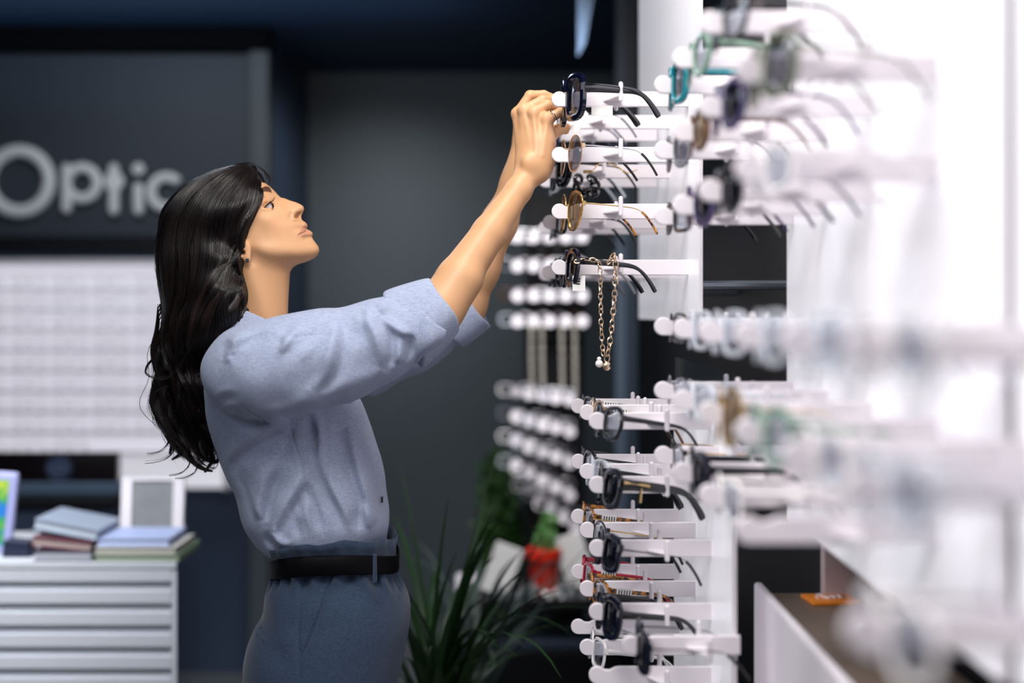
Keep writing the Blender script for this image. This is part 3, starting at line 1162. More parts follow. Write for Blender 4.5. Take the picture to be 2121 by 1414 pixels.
# ---------------- trunk and legs hidden in the clothes
g = Grid((PX(420, YC), YC - 0.22, 0.06), (PX(830, YC), YC + 0.22, PZ(660, YC)), 0.008)
f = g.cone(P(531, 690, YC), P(548, 765, YC), .047, .055)
f = smin(f, g.cone(P(545, 770, YC), P(640, 1000, YC), .085, .070, sy=1.25), .04)
f = smin(f, g.cone(P(650, 1000, YC), P(685, 1330, YC), .070, .090, sy=1.15), .05)
for s in (-1, 1):
    f = smin(f, g.cone((PX(680, YC), YC + s * 0.085, 0.86), (PX(655, YC), YC + s * 0.09, 0.48), .066, .045), .03)
    f = smin(f, g.cone((PX(655, YC), YC + s * 0.09, 0.48), (PX(640, YC), YC + s * 0.09, 0.09), .048, .032), .02)
    f = smin(f, g.cone(P(545, 760, YC), P(508, 768, YC + s * 0.14), .045, .042), .02)
V, F = g.net(f.astype(np.float32))
VF.append((V, F, np.array(lin((222, 178, 138)))[None, :].repeat(len(V), 0)))
off = 0
VV, FFs, CC = [], [], []
for V, F, C in VF:
    VV.append(V); FFs.append(F + off); CC.append(C)
    off += len(V)
body = pc(mesh_obj('body', np.concatenate(VV), np.concatenate(FFs), M_skin, None, colors=np.concatenate(CC)))
print('body verts', off)

# ---------------- eyes
M_eye = mat('eye', (240, 240, 240), 0.08, coat=0.8, attr='tint')
for s in (-1, 1):
    c = P(551.0, 425.2, YC - 0.0315)
    c.y = YC + s * 0.0315
    R = 0.0116
    mb = MB().ball((0, 0, 0), R, 40)
    gz_ = Vector((0.86, s * 0.16 * 1.0, 0.36)).normalized()
    cols = []
    for v in mb.V:
        a = Vector(v).normalized().dot(gz_)
        if a > 0.965:
            cols.append(lin((12, 10, 10)))
        elif a > 0.870:
            cols.append(lin((92, 62, 38)))
        elif a > 0.845:
            cols.append(lin((50, 36, 30)))
        else:
            cols.append(lin((226, 226, 232)))
    e = mesh_obj('eye', [Vector(v) + c for v in mb.V], mb.F, M_eye, None, colors=cols)
    pc(e)

M_lash = mat('dark_lashes', (14, 11, 12), 0.6)


def on_face(pts, w):
    return [P(a, b, YC - w) for a, b in pts]


for s in (-1, 1):
    mb = MB()

    def sd(v):
        return Vector((v[0], v[1] if s < 0 else 2 * YC - v[1], v[2]))
    liner = [P(544.0, 431.6, YC - .0470), P(549, 428.2, YC - .0462), P(554, 423.8, YC - .0446), P(559, 419.8, YC - .0425), P(562.8, 417.8, YC - .0395)]
    mb.tube([sd(v) for v in catmull(liner, 4)], [.0004] + [.0011] * 15 + [.0008], 6)
    low = [P(549.5, 431.8, YC - .0462), P(556, 432.6, YC - .0450), P(562, 432, YC - .0430), P(566.0, 430.4, YC - .0400)]
    mb.tube([sd(v) for v in catmull(low, 4)], [.0003] + [.0005] * 12, 5)
    for i in range(16):
        t = i / 15
        a = Vector(catmull(liner, 4)[int(4 + t * 12)])
        L = 0.004 + 0.0042 * t
        b = a + Vector((0.55 * L + 0.001 * random.uniform(-1, 1), -0.35 * L, 0.35 * L))
        c = b + Vector((0.30 * L, -0.10 * L, 0.75 * L))
        mb.tube([sd(v) for v in catmull([a, b, c], 3)], [.00042, .00042, .0004, .00035, .00028, .0002, .00012], 4)
    for i in range(8):
        t = i / 7
        a = Vector(catmull(low, 4)[int(4 + t * 8)])
        b = a + Vector((0.0022, -0.0012, -0.0016 - 0.0008 * t))
        mb.tube([sd(a), sd(b)], [.00025, .0001], 4)
    pc(mb.build('eyelashes', M_lash))

# ear stud: four dark petals
er = MB()
ce = P(512.3, 538.5, YC - 0.0745)
for k in range(4):
    a = math.pi / 4 + k * math.pi / 2
    er.ball((ce.x + 0.0019 * math.cos(a), ce.y, ce.z + 0.0019 * math.sin(a)), 0.0017, 10, (1, 0.6, 1))
er.ball((ce.x, ce.y - 0.0006, ce.z), 0.0008, 8)
pc(er.build('earring', mat('dark_stud', (18, 22, 34), 0.15, coat=0.6)))

# two thin rings on the little finger side
rg = MB()
a = Vector(P(K[3][0], K[3][1], K[3][2]))
b = Vector(P(1162, 232, 2.338))
ax = (b - a).normalized()
u = ax.orthogonal().normalized()
w = ax.cross(u)
for t, rr in ((0.40, .0091), (0.53, .0089)):
    c = a.lerp(b, t)
    rg.tube([c + (u * math.cos(q) + w * math.sin(q)) * rr for q in [2 * math.pi * i / 28 for i in range(28)]], .0008, 6, closed=True)
c = a.lerp(b, 0.40)
dn = (Vector((0, -1, 0.9)).normalized())
dn = (dn - ax * dn.dot(ax)).normalized()
for q in (-0.35, 0, 0.35):
    d = (dn + ax.cross(dn) * q).normalized()
    rg.ball(c + d * .0098, .0014, 8)
pc(rg.build('ring', M_silver))

# ---------------- shirt
def prof(table, z):
    """table rows: (py, back px, front px, half width)"""
    t = sorted([(PZ(r[0], YC), PX(r[1], YC), PX(r[2], YC), r[3]) for r in table])
    zz = [r[0] for r in t]
    return (np.interp(z, zz, [r[1] for r in t]), np.interp(z, zz, [r[2] for r in t]), np.interp(z, zz, [r[3] for r in t]))


def smooth_prof(table, g, k=5):
    z = g.z[0, 0, :]
    ext = []
    for c in prof(table, z):
        kk = max(1, int(0.02 / g.h))
        w = np.ones(kk) / kk
        p = np.pad(c, kk, mode='edge')
        ext.append(np.convolve(p, w, 'same')[kk:-kk])
    return [e[None, None, :].astype(np.float32) for e in ext]


def loft(g, table, e=2.3, yoff=0.0):
    xb, xf, b = smooth_prof(table, g)
    cx, a = (xb + xf) / 2, (xf - xb) / 2
    u = np.abs(g.x - cx) / a
    v = np.abs(g.y - YC - yoff) / b
    k = (u ** e + v ** e) ** (1 / e)
    return ((k - 1) * np.minimum(a, b)).astype(np.float32), cx, a


shirt_t = [(700, 500, 600, .075), (725, 462, 640, .125), (750, 444, 672, .150), (780, 431, 708, .158), (820, 427.5, 738, .155), (850, 431, 753, .150), (888, 438, 768, .145),
           (923, 449, 779, .140), (953, 457, 789, .136), (984, 473, 796, .132), (1018, 491.6, 799, .130), (1056, 501, 805, .130), (1081, 508, 805.5, .130),
           (1110, 521, 801, .124), (1130, 533, 798, .116), (1145, 556, 796, .110), (1175, 590, 790, .100)]
HS = 0.0024
g = Grid((PX(415, YC), 2.12, PZ(1180, YC)), (PX(1030, 2.45), 2.66, PZ(575, 2.25)), HS)
X2 = g.x[:, 0, :].astype(float)
Z2 = g.z[:, 0, :].astype(float) + 0 * X2
X2 = X2 + 0 * Z2
f, _, _ = loft(g, shirt_t)
f = smax(f, g.z - PZ(712, YC), .05)
# shoulder yoke
for s in (-1, 1):
    f = smin(f, g.cone(P(536, 745, YC), P(518, 756, YC + s * 0.125), .046, .056), .04)
# near sleeve
sl = [(505, 768, 2.225, .066), (560, 765, 2.205, .066), (640, 748, 2.205, .0655), (720, 731, 2.215, .0600), (790, 704, 2.225, .0545), (845, 680, 2.24, .0490)]
sn = chain(g, sl, k=.04)
f = smin(f, sn, .022)
sl2 = [(505, 768, 2.545, .064), (640, 760, 2.56, .062), (760, 742, 2.55, .056), (850, 707, 2.53, .050), (925, 668, 2.515, .045)]
f = smin(f, chain(g, sl2, k=.04), .022)
# broad folds drawn from the cloth
F1 = [
    # sleeve
    ([(590, 688), (612, 700), (600, 730)], .004, 9), ([(640, 672), (620, 700), (602, 728)], .004, 8), ([(622, 672), (606, 690), (596, 716)], -.003, 7),
    ([(700, 662), (708, 690), (704, 720), (690, 770), (660, 800)], .008, 12), ([(716, 655), (722, 690), (722, 730), (706, 775), (676, 812)], -.006, 12),
    ([(700, 668), (680, 690), (655, 725), (640, 745)], .003, 9), ([(690, 668), (668, 690), (640, 715)], -.003, 8),
    ([(770, 632), (772, 660), (790, 690), (800, 730), (795, 760)], .008, 11), ([(760, 640), (750, 680), (760, 720)], -.003, 18),
    ([(786, 650), (800, 668), (815, 690), (818, 730), (808, 760)], -.008, 11), ([(792, 655), (815, 672), (840, 685), (862, 690)], .007, 8),
    ([(740, 645), (752, 665), (748, 690)], .003, 8), ([(830, 700), (835, 730), (825, 752)], .006, 9), ([(780, 625), (800, 632), (790, 645)], .004, 9),
    ([(560, 850), (620, 838), (690, 805), (760, 780), (820, 758)], .004, 16), ([(600, 790), (660, 770), (700, 740)], -.002, 22),
    ([(855, 690), (850, 720), (842, 748)], -.006, 9),
    # shoulder and upper back
    ([(498, 700), (488, 720), (482, 745)], -.005, 9), ([(540, 690), (505, 702), (490, 730), (500, 745)], .006, 10), ([(575, 690), (545, 702), (520, 722)], -.003, 8),
    ([(530, 742), (510, 755), (500, 775)], .001, 9), ([(512, 800), (488, 802), (462, 814)], .0012, 8), ([(510, 816), (482, 822), (456, 834)], -.0012, 8),
    ([(512, 830), (486, 838), (460, 854)], .0012, 8), ([(510, 845), (480, 858)], -.001, 8),
    ([(452, 965), (480, 935), (520, 905), (575, 875), (600, 862)], .005, 13), ([(462, 985), (490, 952), (530, 920), (585, 888)], -.004, 13),
    ([(470, 975), (500, 1000), (520, 1050)], -.002, 14),
    # back and side body
    ([(590, 900), (570, 960), (545, 1000), (530, 1050), (528, 1090)], .007, 13), ([(605, 870), (590, 930), (565, 990), (552, 1040), (545, 1095)], -.006, 13),
    ([(625, 980), (605, 1020), (585, 1050), (568, 1085), (560, 1110)], .009, 11), ([(640, 1000), (618, 1040), (598, 1075)], -.006, 11),
    ([(560, 1090), (562, 1115), (580, 1130), (600, 1128)], .006, 8), ([(545, 1100), (548, 1130), (560, 1142)], -.004, 8),
    ([(505, 1010), (520, 1050), (535, 1085)], .003, 10), ([(480, 990), (500, 1030), (515, 1080)], -.002, 9),
    # front body
    ([(650, 850), (660, 900), (662, 960), (668, 1010)], .005, 9), ([(635, 860), (645, 910), (650, 960)], -.004, 9),
    ([(670, 960), (685, 1010), (710, 1060), (720, 1100)], .006, 9), ([(655, 960), (668, 1020), (690, 1070), (698, 1105)], -.004, 9),
    ([(690, 880), (700, 920), (715, 980), (735, 1040), (740, 1100)], -.004, 10), ([(712, 870), (728, 930), (745, 1000), (760, 1060), (775, 1100)], .007, 10),
    ([(730, 860), (748, 920), (765, 990), (778, 1050), (785, 1100)], -.005, 9), ([(620, 1020), (630, 1060), (640, 1105)], .004, 8),
    ([(640, 1020), (652, 1070), (664, 1108)], -.004, 8), ([(720, 830), (735, 850), (760, 910)], .003, 9),
    ([(745, 1050), (755, 1080), (760, 1108)], .005, 7), ([(728, 1060), (732, 1085), (736, 1110)], -.004, 7), ([(600, 1060), (610, 1095), (615, 1120)], -.004, 7),
    # seams
    ([(516, 832), (535, 855), (557, 880)], -.0022, 2.2), ([(598, 866), (604, 905), (620, 960), (628, 1010), (640, 1060), (650, 1110)], -.0016, 1.8),
    ([(625, 958), (650, 932), (668, 915), (700, 896), (724, 882)], -.0016, 1.8), ([(620, 698), (660, 692), (710, 692)], -.0012, 2.0),
]
D2 = folds(F1, 2.23, X2, Z2, 1.45, 1.12)
rs = np.random.default_rng(5)
for i in range(26):
    a, b, c, d = rs.uniform(-1, 1, 4)
    k = 40 * (0.5 + rs.random())
    D2 += 0.00025 * np.sin(k * (X2 * a + Z2 * b) * 2 + c * 9 + 3 * np.sin(12 * Z2 + d * 7))
near = np.clip((YC + 0.02 - g.y) / 0.05, 0, 1)
far_ = np.clip((g.y - YC - 0.02) / 0.05, 0, 1)
f = f - (D2[:, None, :] * near + 0.5 * D2[:, None, :] * far_)
# cut the body off at the neck, open sleeves at the elbows
f = smax(f, -(g.cone(P(536, 640, YC), P(531, 700, YC), .056, .050)), .004)
cutn = P(892, 655, 2.25)
f = f.astype(np.float32)
# the sleeves end where the cuffs are turned up
def halfspace(A, B, side):
    d = (B - A).normalized()
    v = (g.x - A.x) * d.x + (g.y - A.y) * d.y + (g.z - A.z) * d.z
    return v - (g.y > YC if side < 0 else g.y < YC) * 2.0


f = smax(f, halfspace(P(872, 664, 2.25), P(915, 632, 2.255), -1), .003)
f = smax(f, halfspace(P(945, 664, 2.515), P(982, 638, 2.51), 1), .003)
# hollow the sleeve end
f = smax(f, -g.cone(P(840, 678, 2.245), P(990, 600, 2.26), .0425, .050), .004)
f = smax(f, -g.cone(P(925, 668, 2.515), P(990, 620, 2.51), .038, .050), .004)
V, F = g.net(f.astype(np.float32))
print('shirt verts', len(V))


def fabric(name, rgb, rgb2, sc=1400, bump=0.15, rough=0.85):
    m = mat(name, rgb, rough, spec=0.2, sheen=0.15)
    nt = m.node_tree
    b = nt.nodes['Principled BSDF']
    tc = nt.nodes.new('ShaderNodeTexCoord')
    fac = []
    for st in ((sc * 0.08, sc * 0.08, sc), (sc, sc * 0.5, sc * 0.08)):
        mp = nt.nodes.new('ShaderNodeMapping')
        mp.inputs['Scale'].default_value = st
        n = nt.nodes.new('ShaderNodeTexNoise')
        n.inputs['Scale'].default_value = 1.0
        n.inputs['Detail'].default_value = 2
        nt.links.new(tc.outputs['Object'], mp.inputs['Vector'])
        nt.links.new(mp.outputs['Vector'], n.inputs['Vector'])
        fac.append(n)
    ad = nt.nodes.new('ShaderNodeMath')
    ad.operation = 'ADD'
    nt.links.new(fac[0].outputs['Fac'], ad.inputs[0])
    nt.links.new(fac[1].outputs['Fac'], ad.inputs[1])
    cr = nt.nodes.new('ShaderNodeValToRGB')
    cr.color_ramp.elements[0].position = 0.36
    cr.color_ramp.elements[0].color = lin(rgb)
    cr.color_ramp.elements[1].position = 0.64
    cr.color_ramp.elements[1].color = lin(rgb2)
    hl = nt.nodes.new('ShaderNodeMath')
    hl.operation = 'MULTIPLY'
    hl.inputs[1].default_value = 0.5
    nt.links.new(ad.outputs[0], hl.inputs[0])
    nt.links.new(hl.outputs[0], cr.inputs['Fac'])
    nt.links.new(cr.outputs['Color'], b.inputs['Base Color'])
    bp = nt.nodes.new('ShaderNodeBump')
    bp.inputs['Strength'].default_value = bump
    bp.inputs['Distance'].default_value = 0.0006
    nt.links.new(hl.outputs[0], bp.inputs['Height'])
    nt.links.new(bp.outputs['Normal'], b.inputs['Normal'])
    return m


M_shirt = fabric('pale_blue_chambray', (134, 145, 172), (170, 178, 198))
M_trous = fabric('slate_blue_suiting', (36, 50, 70), (60, 76, 98), sc=1900)
shirt = pc(mesh_obj('shirt', V, F, M_shirt, None))


# collar band and collar leaf
def sheet(name, rows, m, parent, thick=0.0016, sub=2):
    """rows: list of lists of points, lofted into a cloth sheet"""
    R = [catmull(r, 4) for r in rows]
    n = len(R[0])
    cols = [catmull([R[i][j] for i in range(len(R))], 4) for j in range(n)]
    m_ = len(cols[0])
    V = [Vector(cols[j][i]) for i in range(m_) for j in range(n)]
    F = [(i * n + j, i * n + j + 1, (i + 1) * n + j + 1, (i + 1) * n + j) for i in range(m_ - 1) for j in range(n - 1)]
    o = mesh_obj(name, V, F, m, None)
    so = o.modifiers.new('thickness', 'SOLIDIFY')
    so.thickness = thick
    so.offset = 0
    o.parent = parent
    if parent is person:
        o.matrix_parent_inverse = Matrix.Translation(-person.location)
    return o


shirt_inv = shirt


def cring(cx, cy, rx, ry, a0, a1, n, dz0=0.0, dzs=0.0):
    """ring around the neck; angle 0 is towards the front"""
    out = []
    c = P(cx, cy, YC)
    for i in range(n):
        a = math.radians(a0 + (a1 - a0) * i / (n - 1))
        out.append(Vector((c.x + rx * math.cos(a), YC + ry * math.sin(a), c.z + dz0 + dzs * math.cos(a))))
    return out


sheet('collar', [cring(532, 700, .066, .064, 25, 335, 11, 0.004, -0.020),
                 cring(534, 676, .063, .060, 22, 338, 11, 0.0, -0.024),
                 cring(535, 652, .0610, .0575, 20, 340, 11, 0.0, -0.027),
                 cring(535, 651, .0650, .0615, 20, 340, 11, 0.0, -0.027),
                 cring(534, 670, .071, .068, 18, 342, 11, 0.0, -0.026),
                 cring(532, 696, .082, .082, 14, 346, 11, 0.0, -0.022)], M_shirt, shirt)


# turned-up cuffs
def cuff(pts_out, label=None):
    return sheet('cuff', pts_out, M_shirt, shirt, 0.0022)


def ringpts(c, ax, r1, r2, up, wob, n=15, seed=0, flare=0):
    rr = np.random.default_rng(seed)
    ph = rr.uniform(0, 6.28, 3)
    ax = Vector(ax).normalized()
    u = (Vector(up) - ax * Vector(up).dot(ax)).normalized()
    w = ax.cross(u)
    out = []
    for i in range(n):
        a = 2 * math.pi * i / (n - 1)
        k = 1 + wob * (math.sin(2 * a + ph[0]) * 0.6 + math.sin(3 * a + ph[1]) * 0.5 + math.sin(5 * a + ph[2]) * 0.25)
        out.append(Vector(c) + u * math.cos(a) * r1 * k + w * math.sin(a) * r2 * k + ax * (flare * math.sin(3 * a + ph[1])))
    return out


A = P(838, 681, 2.245)
B = P(915, 632, 2.255)
dirn = (B - A).normalized()
cr_ = []
for t, r in ((0.78, .0400), (1.02, .0425), (1.05, .0460), (0.88, .0510), (0.55, .0575), (0.15, .0635), (-0.02, .0640), (-0.06, .0560)):
    cr_.append(ringpts(A + (B - A) * t + Vector((0, 0, -0.002)), dirn, r, r * 0.98, (-0.5, 0, 1), 0.08, 17, seed=3, flare=0.006 if t < 0.5 else 0.002))
cuff(cr_)
# loose flap hanging open at the underside of the near cuff
sheet('cuff', [[P(872, 668, 2.188), P(866, 690, 2.186), P(858, 715, 2.192), P(852, 745, 2.215)],
               [P(884, 655, 2.184), P(880, 690, 2.180), P(872, 718, 2.186), P(858, 752, 2.212)],
               [P(905, 672, 2.190), P(900, 700, 2.184), P(888, 722, 2.190), P(866, 746, 2.216)],
               [P(924, 684, 2.208), P(921, 700, 2.206), P(905, 716, 2.210), P(884, 730, 2.226)]], M_shirt, shirt)
A = P(925, 675, 2.515)
B = P(982, 638, 2.51)
dirn = (B - A).normalized()
cr_ = []
for t, r in ((0.75, .038), (1.05, .040), (1.08, .042), (0.8, .044), (0.35, .046), (0.1, .0455), (0.02, .042)):
    cr_.append(ringpts(A + (B - A) * t, dirn, r, r, (-0.5, 0, 1), 0.035, 17, seed=8, flare=0.002))
cuff(cr_)
# small button at the front placket
bt = MB().prism([(PX(793.5, 2.37), PZ(1034, 2.37)), (PX(797.5, 2.37), PZ(1034, 2.37)), (PX(797.5, 2.37), PZ(1022.5, 2.37)), (PX(793.5, 2.37), PZ(1022.5, 2.37))], 'y', 2.330, 2.336).build('button', M_ink)
bt.parent = shirt
bt['label'] = 'small dark button at the front of the shirt'

# ---------------- trousers
tr_t = [(1128, 556, 802, .128), (1145, 560, 808, .127), (1165, 566, 818, .126), (1185, 570, 818, .128), (1195, 566, 822, .132), (1216, 555, 836, .142), (1235, 552.5, 845, .148), (1256, 551, 849, .152),
        (1272, 547, 849.5, .156), (1290, 533, 849, .160), (1330, 517, 842, .166), (1364, 510.5, 835, .170), (1414, 510, 824, .172), (1480, 520, 812, .170), (1560, 545, 800, .165)]
HT = 0.0021
g = Grid((PX(495, YC), YC - 0.20, PZ(1600, YC)), (PX(865, YC), YC + 0.20, PZ(1118, YC)), HT)
X2 = g.x[:, 0, :].astype(float)
Z2 = g.z[:, 0, :].astype(float) + 0 * X2
X2 = X2 + 0 * Z2
f, cx, a = loft(g, tr_t, 2.35)
F2 = [([(686, 1184), (682, 1210), (664, 1268), (645, 1320), (627, 1358)], -.0040, 4.2), ([(690, 1190), (686, 1214), (670, 1268), (650, 1322), (632, 1356)], .0018, 4.2),
      ([(626, 1190), (621, 1250), (620, 1310), (625, 1358), (627, 1414)], -.0026, 3.6),
      ([(816, 1180), (832, 1208), (842, 1245), (843, 1290), (836, 1340), (818, 1400)], -.0036, 4.0), ([(790, 1184), (806, 1215), (816, 1260)], -.0030, 3.6),
      ([(765, 1186), (770, 1215), (784, 1240)], -.005, 5), ([(755, 1186), (758, 1220), (768, 1250)], .003, 7), ([(778, 1190), (786, 1218), (798, 1240)], .003, 6),
      ([(640, 1190), (632, 1215), (628, 1240)], -.003, 6), ([(620, 1188), (606, 1196), (590, 1206)], .003, 6), ([(715, 1186), (718, 1200), (722, 1215)], -.0025, 5), ([(705, 1186), (706, 1202)], .0025, 5),
      ([(734, 1186), (736, 1205)], .002, 5), ([(526, 1316), (546, 1328)], -.003, 3.2), ([(519, 1330), (545, 1342)], -.003, 3.2), ([(600, 1370), (570, 1350), (540, 1345)], -.002, 16),
      ([(556, 1250), (580, 1300), (600, 1340)], .002, 14)]
D2 = folds(F2, 2.24, X2, Z2, 1.2, 1.3)
f = f - D2[:, None, :] * np.clip((YC + 0.02 - g.y) / 0.05, 0, 1) - 0.6 * D2[:, None, :] * np.clip((g.y - YC - 0.02) / 0.05, 0, 1)
# cinched waist: gather below the belt
th = np.arctan2(g.y - YC, g.x - cx)
zz = g.z
amp = 0.0028 * np.exp(-((zz - PZ(1196, YC) - 0.02 * (np.abs(g.y - YC) / 0.127) ** 1.5) / 0.016) ** 2)
f = f - amp * np.sin(th * 22 + 2 * np.sin(th * 3))
f = f.astype(np.float32)
f = smax(f, g.z - PZ(1150, YC) - 0.020 * (np.abs(g.y - YC) / 0.127) ** 1.5, .004)
# legs start
V, F = g.net(f.astype(np.float32))
g2 = Grid((PX(470, YC), YC - 0.22, 0.02), (PX(880, YC), YC + 0.22, PZ(1560, YC)), 0.006)
f2 = None
for s in (-1, 1):
    c = g2.cone((PX(672, YC), YC + s * 0.082, PZ(1560, YC) + 0.05), (PX(660, YC), YC + s * 0.09, 0.09), .100, .075, sy=0.92)
    f2 = c if f2 is None else smin(f2, c, .02)
f2 = smin(f2, g2.ell((PX(668, YC), YC, PZ(1600, YC)), (.125, .165, .10)), .05)
f2 = smax(f2, 0.06 - g2.z, .004)
V2, Fq2 = g2.net(f2.astype(np.float32))
trous = pc(mesh_obj('trousers', np.concatenate([V, V2]), np.concatenate([F, Fq2 + len(V)]), M_trous, None))


def band(rows, m, name, parent, n=160, thick=0.003, e=2.35, ripple=0.0, rz=0.0):
    """rows: (py back, py front, back px, front px, half width, extra)"""
    V = []
    for (pb, pf, xb, xf, hw, rp) in rows:
        x0_, x1_ = PX(xb, YC), PX(xf, YC)
        cx_, a_ = (x0_ + x1_) / 2, (x1_ - x0_) / 2
        for i in range(n):
            t = 2 * math.pi * i / n
            c_, s_ = math.cos(t), math.sin(t)
            r = (abs(c_) ** e + abs(s_) ** e) ** (-1 / e)
            fr = (c_ * r + 1) / 2
            k = 1 + rp * (0.5 * math.sin(13 * t + 2 * math.sin(3 * t)) + 0.5 * math.sin(23 * t + 1.3))
            zz_ = PZ(pb + (pf - pb) * fr, YC) + rp * 0.05 * math.sin(9 * t) + 0.0225 * min(1.0, abs(s_ * r)) ** 1.5
            V.append((cx_ + a_ * r * c_ * k, YC + hw * r * s_ * k, zz_))
    F = []
    for i in range(len(rows) - 1):
        for k in range(n):
            k2 = (k + 1) % n
            F.append((i * n + k, i * n + k2, (i + 1) * n + k2, (i + 1) * n + k))
    o = mesh_obj(name, V, F, m, None)
    so = o.modifiers.new('thickness', 'SOLIDIFY')
    so.thickness = thick
    so.offset = 1
    o.parent = parent
    if parent is person:
        o.matrix_parent_inverse = Matrix.Translation(-person.location)
    return o


wb = band([(1192, 1182, 571, 818, .127, .002), (1170, 1160, 569, 817, .127, .004), (1156, 1146, 565, 816, .129, .010), (1145, 1130, 560, 815, .137, .028), (1136, 1112, 556, 817, .143, .040)], M_trous, 'waistband', trous, thick=0.0022)
M_belt = mat('black_leather', (5, 5, 8), 0.6, spec=0.12, bump=0.05, bscale=500)
belt = band([(1192, 1180, 566.5, 821.5, .1330, 0), (1190.5, 1178.5, 565.5, 822.5, .1345, 0), (1158, 1150, 565.5, 822.5, .1345, 0), (1156, 1148, 566.5, 821.5, .1330, 0)], M_belt, 'belt', person, thick=0.0030)
# belt loops
for px_, ang in ((776, 1), (566, 0)):
    if ang:
        yy = 2.244
        mbl = MB().prism([(PX(px_ - 3, yy), PZ(1206, yy)), (PX(px_ + 6, yy), PZ(1203, yy)), (PX(px_ + 5, yy), PZ(1146, yy)), (PX(px_ - 2, yy), PZ(1146, yy))][::1], 'y', 2.2330, 2.2385, bev=0.0008)
        o = mbl.build('belt_loop', M_trous)
    else:
        mbl = MB().box((PX(563.3, YC), YC - 0.012, PZ(1194, YC)), (PX(566.5, YC), YC + 0.012, PZ(1152, YC)))
        o = mbl.build('belt_loop', M_trous, smooth=False)
    o.parent = trous
# shoes
for s in (-1, 1):
    g3 = Grid((PX(660, YC) - 0.10, YC + s * 0.09 - 0.06, -0.002), (PX(660, YC) + 0.24, YC + s * 0.09 + 0.06, 0.12), 0.005)
    c = P(660, 640, YC)
    q = smin(g3.cone((c.x - 0.04, YC + s * 0.09, 0.045), (c.x + 0.16, YC + s * 0.09, 0.030), .038, .028), g3.cone((c.x - 0.02, YC + s * 0.09, 0.05), (c.x, YC + s * 0.09, 0.09), .036, .034), .02)
    q = smax(q, 0.003 - g3.z, .002)
    V, F = g3.net(q.astype(np.float32))
    pc(mesh_obj('shoe', V, F, M_belt, None))

# ---------------- hair
def hair_mat():
    m = mat('dark_brown_hair', (24, 18, 17), 0.32, spec=0.45)
    nt = m.node_tree
    b = nt.nodes['Principled BSDF']
    at = nt.nodes.new('ShaderNodeAttribute')
    at.attribute_name = 'tint'
    nt.links.new(at.outputs['Color'], b.inputs['Base Color'])
    return m


M_hair = hair_mat()
guides = [
    [(524, 346), (534, 368), (541, 392), (540, 413), (527, 442), (508, 482), (502, 518), (504, 552), (507, 590), (508, 640), (498, 690), (466, 730), (444, 780), (440, 840), (446, 900)],
    [(528, 344), (528, 370), (530, 396), (522, 428), (508, 456), (503, 490), (497, 525), (470, 560), (438, 610), (418, 670), (420, 740), (436, 800), (440, 860), (449, 915), (450, 965)],
    [(526, 343), (518, 374), (510, 408), (497, 445), (490, 480), (486, 520), (480, 558), (450, 600), (415, 655), (402, 720), (412, 780), (426, 840), (430, 890), (442, 935), (444, 972)],
    [(524, 342), (510, 370), (488, 404), (470, 440), (460, 480), (458, 525), (452, 575), (425, 628), (396, 685), (388, 745), (398, 805), (410, 860), (414, 910), (430, 950), (426, 984)],
    [(514, 341), (488, 366), (456, 402), (436, 445), (428, 490), (425, 540), (415, 592), (390, 645), (371, 700), (376, 760), (386, 815), (388, 870), (400, 920), (414, 955), (408, 978)],
    [(504, 340), (466, 362), (424, 400), (398, 450), (388, 500), (382, 555), (376, 610), (360, 660), (356, 715), (366, 770), (360, 825), (366, 880), (384, 925), (402, 952), (400, 968)],
    [(494, 341), (446, 359), (396, 396), (364, 450), (352, 505), (350, 560), (350, 615), (346, 665), (338, 720), (346, 775), (340, 825), (350, 875), (366, 915), (380, 940), (392, 950)],
    [(484, 342), (430, 357), (374, 394), (338, 444), (325, 500), (324, 555), (332, 615), (336, 668), (322, 722), (330, 772), (320, 820), (330, 858), (350, 895), (362, 920), (372, 930)],
]
gl = [np.array(catmull(q, 6)) for q in guides]
GN = len(gl[0])
GA = np.stack(gl)          # guides x points x 2


def flow(u, t):
    """position in the photo plane for strand coordinate u (0 front, 1 back) and t along"""
    a = np.clip(u, 0, 1) * (len(guides) - 1)
    i = np.clip(np.floor(a).astype(int), 0, len(guides) - 2)
    fr = a - i
    b = np.clip(t, 0, 1) * (GN - 1)
    j = np.clip(np.floor(b).astype(int), 0, GN - 2)
    fj = b - j
    p = lambda q, w: GA[q, w]
    e = p(i, j) * ((1 - fr) * (1 - fj))[..., None] + p(i + 1, j) * (fr * (1 - fj))[..., None] + p(i, j + 1) * ((1 - fr) * fj)[..., None] + p(i + 1, j + 1) * (fr * fj)[..., None]
    return e


